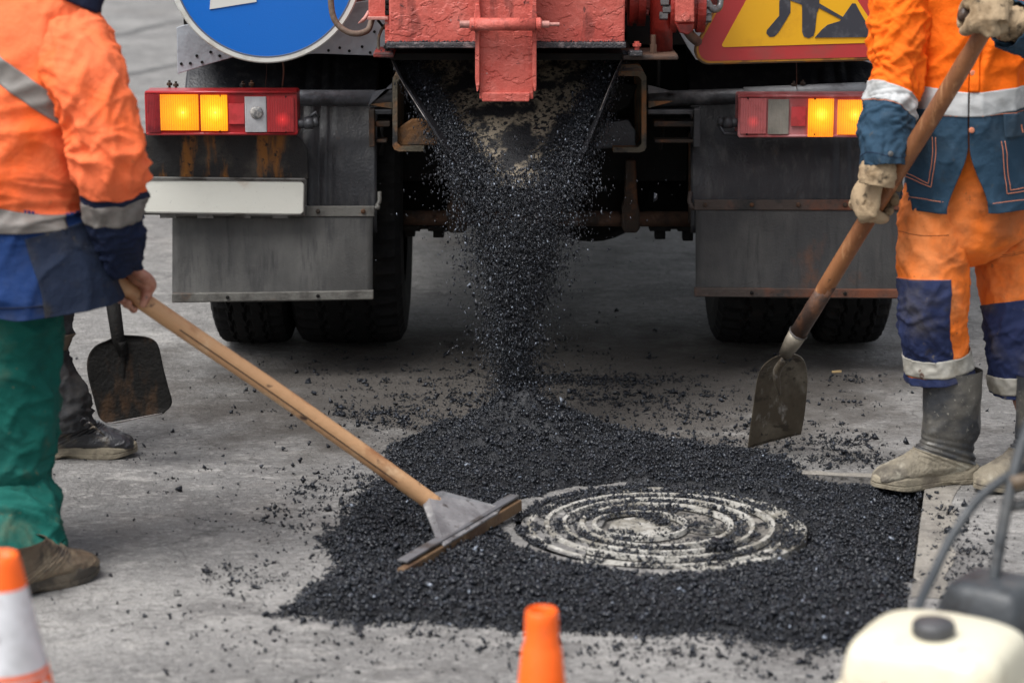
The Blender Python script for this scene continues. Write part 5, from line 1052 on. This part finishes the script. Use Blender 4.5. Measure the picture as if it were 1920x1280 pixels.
# rake (lute)
hL, hR = P(758, 1062, 5.83), P(965, 935, 6.26)
hL[2] = max(hL[2], .03); 
RA = P(798, 933, 5.87); RB = P(215, 528, 5.70); RC = RB+(RB-RA)/np.linalg.norm(RB-RA)*.17
RK = Thing('asphalt_rake', 'wooden asphalt rake with a steel triangle plate, pulled across the fresh asphalt', 'rake', tuple(RA*[1, 1, 0]))
MB().tube(curve_pts([RA+(RA-RB)/np.linalg.norm(RA-RB)*.03, RA, RA*.75+RB*.25+[0, 0, .004], RA*.5+RB*.5+[0, 0, .006], RA*.25+RB*.75+[0, 0, .002], RB, RC], 50), .0225, 18).obj('shaft', m_wood2, RK, smooth_=True)
MB().prism([P(792, 942, 5.86), P(801, 924, 5.87), P(830, 919, 5.90), G(940, 949, .050), G(933, 960, .048), G(833, 1021, .046), G(819, 1012, .050)], (0, .0, -.006)).obj('steel_triangle', M('dirty_galvanised_plate', (.27, .265, .27), .5, .3, layers=[((.15, .145, .15), 9, .45, .66), ((.38, .375, .37), 14, .55, .7), ((.06, .05, .045), 28, .58, .68)], bumps=[(60, .003)]), RK, bevel=.002)
E1 = G(752, 1066, .040); E2 = G(972, 936, .042); dd = (E2-E1)/np.linalg.norm(E2-E1)
m_board = M('worn_board', (.14, .08, .038), .7, layers=[((.085, .045, .024), 8, .42, .62), ((.34, .22, .12), 22, .6, .74)], bumps=[(60, .004)])
MB().bar(E1+[0, 0, -.014], E2+[0, 0, -.014], .022, .030).obj('wooden_board', m_board, RK, bevel=.003)
MB().bar(E1+dd*.02+[-.006, .012, .010], E2-dd*.01+[-.006, .012, .010], .028, .006).obj('steel_strip', M('strip_steel', (.17, .17, .18), .5, .4, layers=[((.08, .07, .065), 14, .45, .65)], bumps=[(50, .002)]), RK, bevel=.001)
MB().tube(curve_pts([RA*.9+RB*.1+[.004, -.0215, -.006], RA*.5+RB*.5+[.004, -.0215, -.001], RA*.2+RB*.8+[.004, -.022, -.003]], 40), .0016, 6).obj('crack', m_woodend, RK)
print('rake z', E1[2], E2[2], RA[2], RB[2])

# ---------------------------------------------------------------- left worker
YL = 5.62
WL = Thing('person', 'worker in washed out orange and blue jacket and green trousers pulling the rake', 'person', tuple(G(30, 1100)))
torL = Loft(st([(150, -75, 48, 1.0), (138, -40, 56, 1.0), (122, -5, 74, .9), (100, 30, 108, .75), (80, 80, 132, .75), (60, 150, 148, .75), (35, 240, 146, .78), (18, 320, 140, .8), (18, 400, 136, .8), (35, 470, 142, .85), (52, 530, 158, .85), (58, 574, 166, .85)], YL), (0, -1, 0),
           folds(53, .011, k=1.0, fv=3.2, tw=1.4, creases=((.72, .10, .006, 14, .03, 1.2), (.45, .2, .007, 8, .12, .2))))
def tx(u, py, k): return torL.v_at(py)+k*np.cos(2*np.pi*u)
b0 = lambda u: tx(u, 128, .068); b1 = lambda u: tx(u, 170, .070); b2 = lambda u: tx(u, 372, .055); b3 = lambda u: tx(u, 418, .052)
patch('jacket_back', torL, m_orw, WL, v0=0.06, v1=b2, nu=120, nv=200)
patch('reflective_band', torL, m_refl2, WL, u0=.115, u1=.75, v0=b0, v1=b1, off=.003, nu=100, nv=14)
patch('reflective_band', torL, m_refl2, WL, u0=.105, u1=.75, v0=b2, v1=b3, off=.003, nu=100, nv=14)
patch('jacket_skirt', torL, m_blue2, WL, u0=.19, u1=.80, v0=lambda u: b3(u)-.02, v1=lambda u: 1-.05*np.clip(np.cos(2*np.pi*(u-.5)), 0, 1), nu=110, nv=90)
patch('jacket_side', torL, m_blue2, WL, u0=-.20, u1=.192, v0=lambda u: b2(u)-.01, v1=lambda u: torL.v_at(455)+.0*u, nu=90, nv=50)
patch('jacket_flap', torL, m_greyflap, WL, u0=-.22, u1=.20, v0=torL.v_at(440), v1=1, off=.003, nu=90, nv=70)
patch('collar', torL, m_navyd, WL, v0=0, v1=.10, off=.006, nu=70, nv=16)
patch('dark_piping', torL, m_navyd, WL, u0=-.075, u1=-.012, v0=.08, v1=torL.v_at(120), off=.006, nu=10, nv=60)
stitch('seam', torL, [(.20, .80), (.198, .88), (.192, .99)], m_navyd, WL, off=.005); stitch('hem_seam', torL, [(.5, .945), (.35, .955), (.2, .965), (.08, .968)], m_navyd, WL, off=.004, r=.0018)
sL = Loft(st([(110, 40, 60, 1, .02), (130, 85, 72, 1, -.04), (158, 140, 74, .95, -.10), (180, 200, 66, .95, -.13), (198, 260, 64, .95, -.14), (206, 310, 64, 1, -.13), (214, 348, 54, 1, -.10), (216, 385, 51, 1, -.08), (219, 430, 47, 1, -.05), (225, 470, 40, 1, -.02), (231, 496, 34, 1, .0)], YL), (0, -1, 0),
         folds(61, .010, k=1.0, fv=4.5, tw=2.6, pw=1.6, creases=((.58, .10, .010, 15, .05, 2.2), (.86, .10, .006, 20, .03, .8), (.35, .12, .007, 12, .06, 0))))
c0_ = lambda u: sL.v_at(350)+.03*np.cos(2*np.pi*u+.9)
patch('sleeve', sL, m_orw, WL, v0=.02, v1=c0_, nu=110, nv=180)
patch('sleeve_cuff', sL, m_navyd, WL, v0=lambda u: c0_(u)-.004, v1=1, off=.001, nu=100, nv=80)
patch('reflective_band', sL, m_refl2, WL, v0=lambda u: sL.v_at(372)+.03*np.cos(2*np.pi*u+2.0), v1=lambda u: sL.v_at(406)+.03*np.cos(2*np.pi*u+2.0), off=.003, nu=90, nv=12)
# far arm
sM = Loft(st([(80, 60, 60, 1, .1), (150, 140, 66, 1, .17), (185, 250, 60, 1, .20), (170, 350, 54, 1, .18), (130, 440, 44, 1, .12), (112, 460, 36, 1, .10)], YL), (0, -1, 0), folds(67, .008, fv=5))
patch('sleeve', sM, m_orw, WL, v0=.02, v1=.8, nu=60, nv=80); patch('sleeve_cuff', sM, m_navyd, WL, v0=.795, v1=1, nu=60, nv=20)
# trousers
gL = Loft(st([(28, 470, 100, .95, .02), (22, 545, 100, .95), (16, 620, 97, .95), (12, 700, 95, .9), (4, 800, 93, .9), (0, 870, 92, .9), (6, 920, 92, .9), (18, 965, 88, .9, -.05), (25, 1005, 87, .9, -.10), (26, 1045, 82, .9, -.15), (30, 1085, 72, .9, -.18)], YL+.02), (0, -1, 0),
         folds(71, .012, k=.9, fv=4.2, tw=2.2, pw=1.5, creases=((.90, .10, .012, 18, .03, 2.4), (.70, .14, .010, 9, .06, 1.0), (.28, .16, .008, 7, .08, 3.0))))
patch('trouser_leg', gL, m_green, WL, nu=130, nv=240)
gM = Loft(st([(-60, 480, 100, .95, .1), (-110, 620, 92, .95, .12), (-150, 800, 80, .9, .14), (-165, 950, 74, .9, .16), (-165, 1035, 66, .9, .18)], YL), (0, -1, 0), folds(73, .009, fv=5))
patch('trouser_leg', gM, m_green, WL, nu=70, nv=100)
hh, tt = G(-58, 1143), G(178, 1073)
hh = tt+(hh-tt)/np.linalg.norm(hh-tt)*.315
boot(WL, hh, tt, m_leather, shaft_top=.13, sw=.052, msole=m_soled, soleh=.032)
hh2, tt2 = G(-260, 1100), G(-100, 1040); boot(WL, hh2, hh2+(tt2-hh2)/np.linalg.norm(tt2-hh2)*.30, m_leather, shaft_top=.20, sw=.05, msole=m_soled)
wrL = P(232, 496, YL+.01); gr = RA+(RB-RA)*.955
dsh = (RB-RA)/np.linalg.norm(RB-RA)
def handL(mb): grip(mb, gr, dsh, (.10, .30, 1.0), P(231, 488, YL+.02), .0205, .0105, side=1, hw=.043)
def handL2(mb): grip(mb, RC-dsh*.03, dsh, (0, .3, 1), P(118, 455, YL+.10), .0205, .0098, side=1)
body(WL, dict(pelvis=P(20, 470, YL+.03), chest=P(60, 150, YL), neck=P(132, -15, YL), head=P(185, -120, YL+.03), shl=P(105, 60, YL-.02), ell=P(200, 300, YL-.12), wrl=P(231, 492, YL+.015), shr=P(90, 70, YL+.1), elr=P(180, 280, YL+.19), wrr=P(116, 457, YL+.10),
    legl=gL, legr=gM, ftl=foot(hh, tt), ftr=foot(hh2, tt2)), (.8, .5, -.25), lambda mb: (handL(mb), handL2(mb)), .0055)

# ---------------------------------------------------------------- worker behind, mostly hidden
fM = G(178, 858); YM = fM[1]
WM = Thing('person', 'worker hidden behind the orange jacket, one dark trouser leg and scuffed shoe showing', 'person', tuple(fM))
mL = Loft(st([(40, 330, 62, 1), (60, 440, 62, 1), (78, 540, 60, 1), (80, 600, 56, 1), (78, 665, 48, 1), (92, 710, 46, 1), (110, 745, 50, 1), (122, 785, 48, 1), (126, 803, 46, 1)], YM), (0, -1, 0),
         folds(83, .008, fv=5, creases=((.92, .08, .008, 22, .03, 2.4), (.66, .1, .006, 12, .04, 1.0))))
patch('trouser_leg', mL, m_charc, WM, nu=90, nv=160)
patch('worn_band', mL, M('worn_tape', (.12, .085, .055), .7, layers=[((.05, .04, .03), 20, .45, .65)]), WM, v0=mL.v_at(616), v1=mL.v_at(649), off=.003, nu=80, nv=10)
mR = Loft(st([(-20, 330, 62, 1, .05), (-40, 540, 58, 1, .1), (-60, 700, 46, 1, .2), (-65, 800, 44, 1, .2)], YM), (0, -1, 0), folds(87, .008, fv=5)); patch('trouser_leg', mR, m_charc, WM, nu=60, nv=80)
hm, tm = G(60, 857), G(256, 853); hm = tm+(hm-tm)/np.linalg.norm(hm-tm)*.295
boot(WM, hm, tm, m_leathd, shaft_top=.18, sw=.048, msole=m_sole, soleh=.028, name='shoe')
lc = P(162, 792, YM-.055)
for k in range(4): MB().tube(curve_pts([P(150+k*9, 790+k*7, YM-.06), P(158+k*9, 784+k*8, YM-.075), P(168+k*9, 792+k*8, YM-.06)], 8), .003, 6).obj('lace', m_leathd, WM)
h2m = G(-130, 845); boot(WM, h2m, h2m+np.array([.29, .03, 0]), m_leathd, shaft_top=.18, sw=.048, msole=m_sole, name='shoe')
jM = Loft(st([(10, -160, 50, 1), (10, -110, 110, .55), (8, -40, 125, .6), (8, 100, 115, .7), (15, 250, 112, .75), (22, 390, 114, .8)], YM+.05), (0, -1, 0), folds(91, .009, fv=4)); patch('jacket', jM, m_navyd, WM, nu=80, nv=110)
aM = Loft(st([(95, -70, 50, 1, 0), (130, 60, 46, 1, -.05), (160, 200, 44, 1, -.1), (185, 330, 36, 1, -.12), (192, 380, 32, 1, -.12)], YM), (0, -1, 0), folds(93, .007, fv=5)); patch('sleeve', aM, m_navyd, WM, nu=60, nv=80)
aN = Loft(st([(-75, -70, 50, 1, .05), (-110, 80, 46, 1, .05), (-115, 230, 40, 1, .05), (-110, 380, 32, 1, 0)], YM), (0, -1, 0), folds(95, .007, fv=5)); patch('sleeve', aN, m_navyd, WM, nu=60, nv=80)
YV = YM-.12
sa = P(188, 400, YV); sb = P(221, 632, YV)
body(WM, dict(pelvis=P(20, 300, YM+.05), chest=P(8, 20, YM+.05), neck=P(10, -130, YM+.05), head=P(25, -230, YM+.02), shl=P(90, -60, YM+.02), ell=P(152, 170, YM-.08), wrl=P(191, 385, YM-.12), shr=P(-72, -60, YM+.05), elr=P(-112, 150, YM+.05), wrr=P(-110, 385, YM),
    legl=mL, legr=mR, ftl=foot(hm, tm), ftr=foot(h2m, h2m+np.array([.29, .03, 0]))), (.8, -.5, -.1), lambda mb: grip(mb, sa*.9+sb*.1, (sa-sb)/np.linalg.norm(sa-sb), (-.2, .9, .1), P(191, 380, YM-.10), .02, .0105), .008)
SV = Thing('shovel', 'black tarred square shovel held off the ground by the hidden worker', 'shovel', tuple(P(240, 790, YV)))
MB().tube([sa-(sb-sa)*.5, sa, sb*.75+sa*.25], .018, 16).obj('shaft', m_woodend, SV, smooth_=True)
MB().tube([sb*.7+sa*.3, sb, P(232, 665, YV)], [.0205, .0185, .014], 16).obj('socket', m_bladed, SV, smooth_=True)
bl = blade('blade', [(222, 630), (200, 640), (178, 650), (165, 670), (164, 700), (175, 745), (186, 782), (200, 793)], [(232, 630), (262, 631), (285, 636), (297, 650), (306, 690), (315, 725), (322, 756), (306, 775)], YV, YV-.02, m_bladed, SV, .012, -.010, ydir=1)
MB().tube(curve_pts([P(201, 793, YV-.024), P(225, 791, YV-.022), P(265, 782, YV-.022), P(304, 775, YV-.024)], 12), .0022, 6).obj('blade_edge', m_edge, SV, smooth_=True)
MB().tube(curve_pts([P(228, 640, YV-.006), P(231, 680, YV), P(233, 740, YV+.004)], 12), np.linspace(.014, .002, 12), 10).obj('blade_rib', m_bladed, SV, smooth_=True)
# ================================================================== near the camera: cones and the plate compactor
m_cone = M('cone_orange', (.95, .13, .006), .45, layers=[((.70, .08, .01), 8, .5, .7, (1,1,1), .6), ((.30, .10, .05), 26, .60, .72, (1,1,.6), .7), ((.05, .04, .035), 90, .66, .72)], bumps=[(60, .001)])
m_conew = M('cone_white', (.62, .62, .64), .5, layers=[((.45, .45, .46), 8, .5, .7), ((.12, .11, .10), 60, .64, .72), ((.3, .28, .25), 20, .6, .72)])
YC = 3.74; ct = P(1016, 1150, YC)
C1 = Thing('traffic_cone', 'small plain orange traffic cone in front of the fresh asphalt', 'traffic cone', (ct[0], YC, 0)); z0 = ct[2]; s_ = S(YC, z0)
MB().lathe([(.020, z0-.03), (.0215, z0+.004), (.0235, z0+.008), (.0262, z0+.004), (.0275, z0-.01), (.0285, z0-.048), (.0325, z0-.056), (.040, z0-.13), (.108, .03), (.118, .025), (.118, .02)], (ct[0], YC, 0), (0, 0, 1), 48, cap=False).obj('cone_body', m_cone, C1, smooth_=True)
pr = rounded(.34, .34, .04, 5, ct[0], YC); MB().prism([(a, b, .001) for a, b in pr], (0, 0, .022)).obj('cone_base', m_cone, C1, bevel=.005)
YC2 = 3.70; c2 = P(0, 1040, YC2)
C2 = Thing('traffic_cone', 'white traffic cone with an orange cap beside the green trouser leg', 'traffic cone', (c2[0], YC2, 0)); z2 = c2[2]; sy = S(YC2, z2)
def rr_(z): return .030+(z2-z)*.205
pr = [(.024, z2-.02), (.026, z2+.003), (.029, z2), (rr_(z2-.012), z2-.012)]; zc1 = P(0, 1097, YC2)[2]; zc2 = P(0, 1246, YC2)[2]
MB().lathe(pr+[(rr_(zc1), zc1)], (c2[0], YC2, 0), n=48, cap=False).obj('orange_cap', m_cone, C2, smooth_=True)
MB().lathe([(rr_(zc1), zc1), (rr_(zc2), zc2)], (c2[0], YC2, 0), n=48, cap=False).obj('white_sleeve', m_conew, C2, smooth_=True)
MB().lathe([(rr_(zc2)+.0008, zc2+.002), (rr_(zc2-.006)+.0008, zc2-.006)], (c2[0], YC2, 0), n=48, cap=False).obj('orange_line', m_cone, C2, smooth_=True)
zz = np.linspace(0, 2*np.pi, 97); mb = MB(); V = []
for i, a in enumerate(zz):
    z = zc2-.010; zl = zc2-.012-.026*(abs((a*9/(2*np.pi)) % 1-.5)*2)
    V += [(c2[0]+(rr_(z)+.0008)*math.cos(a), YC2+(rr_(z)+.0008)*math.sin(a), z), (c2[0]+(rr_(zl)+.0008)*math.cos(a), YC2+(rr_(zl)+.0008)*math.sin(a), zl)]
mb.add(V, [(2*i, 2*i+1, 2*i+3, 2*i+2) for i in range(96)]).obj('orange_pennants', m_cone, C2, smooth_=True)
MB().lathe([(rr_(zc2), zc2), (rr_(zc2-.14), zc2-.14)], (c2[0], YC2, 0), n=48, cap=False).obj('lower_sleeve', m_conew, C2, smooth_=True)
MB().lathe([(rr_(zc2-.14), zc2-.14), (rr_(.03), .03)], (c2[0], YC2, 0), n=48, cap=False).obj('cone_foot', m_cone, C2, smooth_=True)
pr = rounded(.38, .38, .04, 5, c2[0], YC2); MB().prism([(a, b, .001) for a, b in pr], (0, 0, .03)).obj('cone_base', m_cone, C2, bevel=.005)

# plate compactor
YK = 3.66; tk = P(1752, 1200, YK)
K = Thing('plate_compactor', 'plate compactor with cream fuel tank, black cap and grey handle tubes by the rubber boots', 'plate compactor', (tk[0], YK, 0))
m_cream = M('cream_tank', (.68, .635, .49), .35, layers=[((.46, .38, .24), 6, .50, .70, (1,1,1), .6), ((.25, .2, .13), 18, .60, .74, (1, 1, .5), .6), ((.05, .045, .04), 70, .66, .72)], bumps=[(40, .001)], spec=.5)
m_blk = M('machine_black', (.035, .037, .040), .45, layers=[((.075, .075, .078), 9, .5, .7)], bumps=[(60, .002)])
m_grey = M('machine_grey', (.040, .045, .050), .5, layers=[((.09, .09, .088), 8, .5, .7), ((.015,.015,.015), 14, .55, .7)], bumps=[(60, .002)])
def superbox(c, sx, sy, sz, e=4.5, rot=0, ez=4.0, n=48, taper=0.0, dome=0.0):
    V = []; m = 24
    for j in range(m+1):
        ph = -math.pi/2+math.pi*j/m; cz = math.copysign(abs(math.sin(ph))**(2/ez), math.sin(ph)); cr = abs(math.cos(ph))**(2/ez)
        for i in range(n):
            th = 2*math.pi*i/n; x = math.copysign(abs(math.cos(th))**(2/e), math.cos(th))*cr*sx*(1-taper*max(0, cz)); y = math.copysign(abs(math.sin(th))**(2/e), math.sin(th))*cr*sy*(1-taper*max(0, cz)); z = cz*sz-dome*(x*x/sx/sx+y*y/sy/sy)*max(0, cz)
            V.append((c[0]+x*math.cos(rot)-y*math.sin(rot), c[1]+x*math.sin(rot)+y*math.cos(rot), c[2]+z))
    F = [(j*n+i, j*n+(i+1) % n, (j+1)*n+(i+1) % n, (j+1)*n+i) for j in range(m) for i in range(n)]
    return MB().add(V, F)
rt = R(-28)
ft = superbox((tk[0]+.004, YK-.01, tk[2]-.045), .132, .122, .078, 5.5, rt, 6, taper=.07, dome=.014).obj('fuel_tank', m_cream, K, smooth_=True)
superbox((tk[0]+.004, YK-.01, tk[2]-.078), .150, .140, .006, 5.5, rt, 4).obj('tank_seam', m_cream, ft, smooth_=True)
cp = P(1750, 1186, YK-.055); MB().lathe([(.030, -.012), (.034, -.006), (.034, .008), (.030, .014), (.012, .016)], (cp[0], cp[1], cp[2]+.006), n=28).obj('fuel_cap', m_blk, ft, smooth_=False)
superbox((tk[0]+.006, YK+.02, .30), .15, .16, .12, 4.5, rt).obj('engine_block', m_blk, K, smooth_=True)
MB().box(tk[0]-.25, tk[0]+.30, YK-.22, YK+.30, .0, .03).box(tk[0]-.2, tk[0]+.25, YK-.18, YK+.26, .03, .18).obj('base_plate', m_grey, K, bevel=.012)
af = P(1850, 1115, 3.98); superbox((af[0]+.015, 3.99, af[2]-.02), .080, .080, .048, 6, R(-35), 6, taper=.2).obj('air_filter', m_grey, K, smooth_=True)
superbox((af[0]+.02, 4.0, af[2]-.075), .088, .09, .03, 4.5, R(25), 4).obj('filter_base', m_blk, K, smooth_=True)
MB().tube([(af[0], 3.98, af[2]-.06), (tk[0]+.05, YK+.1, .3)], .03, 12).obj('intake', m_blk, K, smooth_=True)
c = curve_pts([P(1990, 850, 4.1), P(1940, 868, 4.08), P(1890, 893, 4.05), P(1835, 935, 4.02), P(1785, 1005, 3.98), P(1748, 1080, 3.92), P(1722, 1138, 3.84), P(1715, 1190, 3.78)], 50)
MB().tube(c, .0085, 12).obj('cable_hose', m_grey, K, smooth_=True)
MB().tube(curve_pts([P(1935, 780, 4.08), P(1912, 850, 4.06), P(1896, 910, 4.04), P(1880, 990, 4.02), P(1866, 1070, 4.0), P(1858, 1130, 3.98)], 20), .0105, 12).obj('handle_tube', m_grey, K, smooth_=True)
MB().tube([P(1888, 950, 4.04), P(1960, 940, 4.06)], .010, 12).obj('handle_crossbar', m_grey, K, smooth_=True)
MB().tube([P(1898, 905, 4.03), P(1940, 896, 4.05)], .012, 12).obj('handle_clamp', M('clamp_rust', (.12, .085, .055), .6), K, smooth_=True)
MB().tube([P(1935, 780, 4.08), P(2200, 760, 4.15)], .012, 12).tube([P(2200, 760, 4.15), P(2130, 1130, 3.98)], .0105, 12).obj('handle_bow', m_grey, K, smooth_=True)
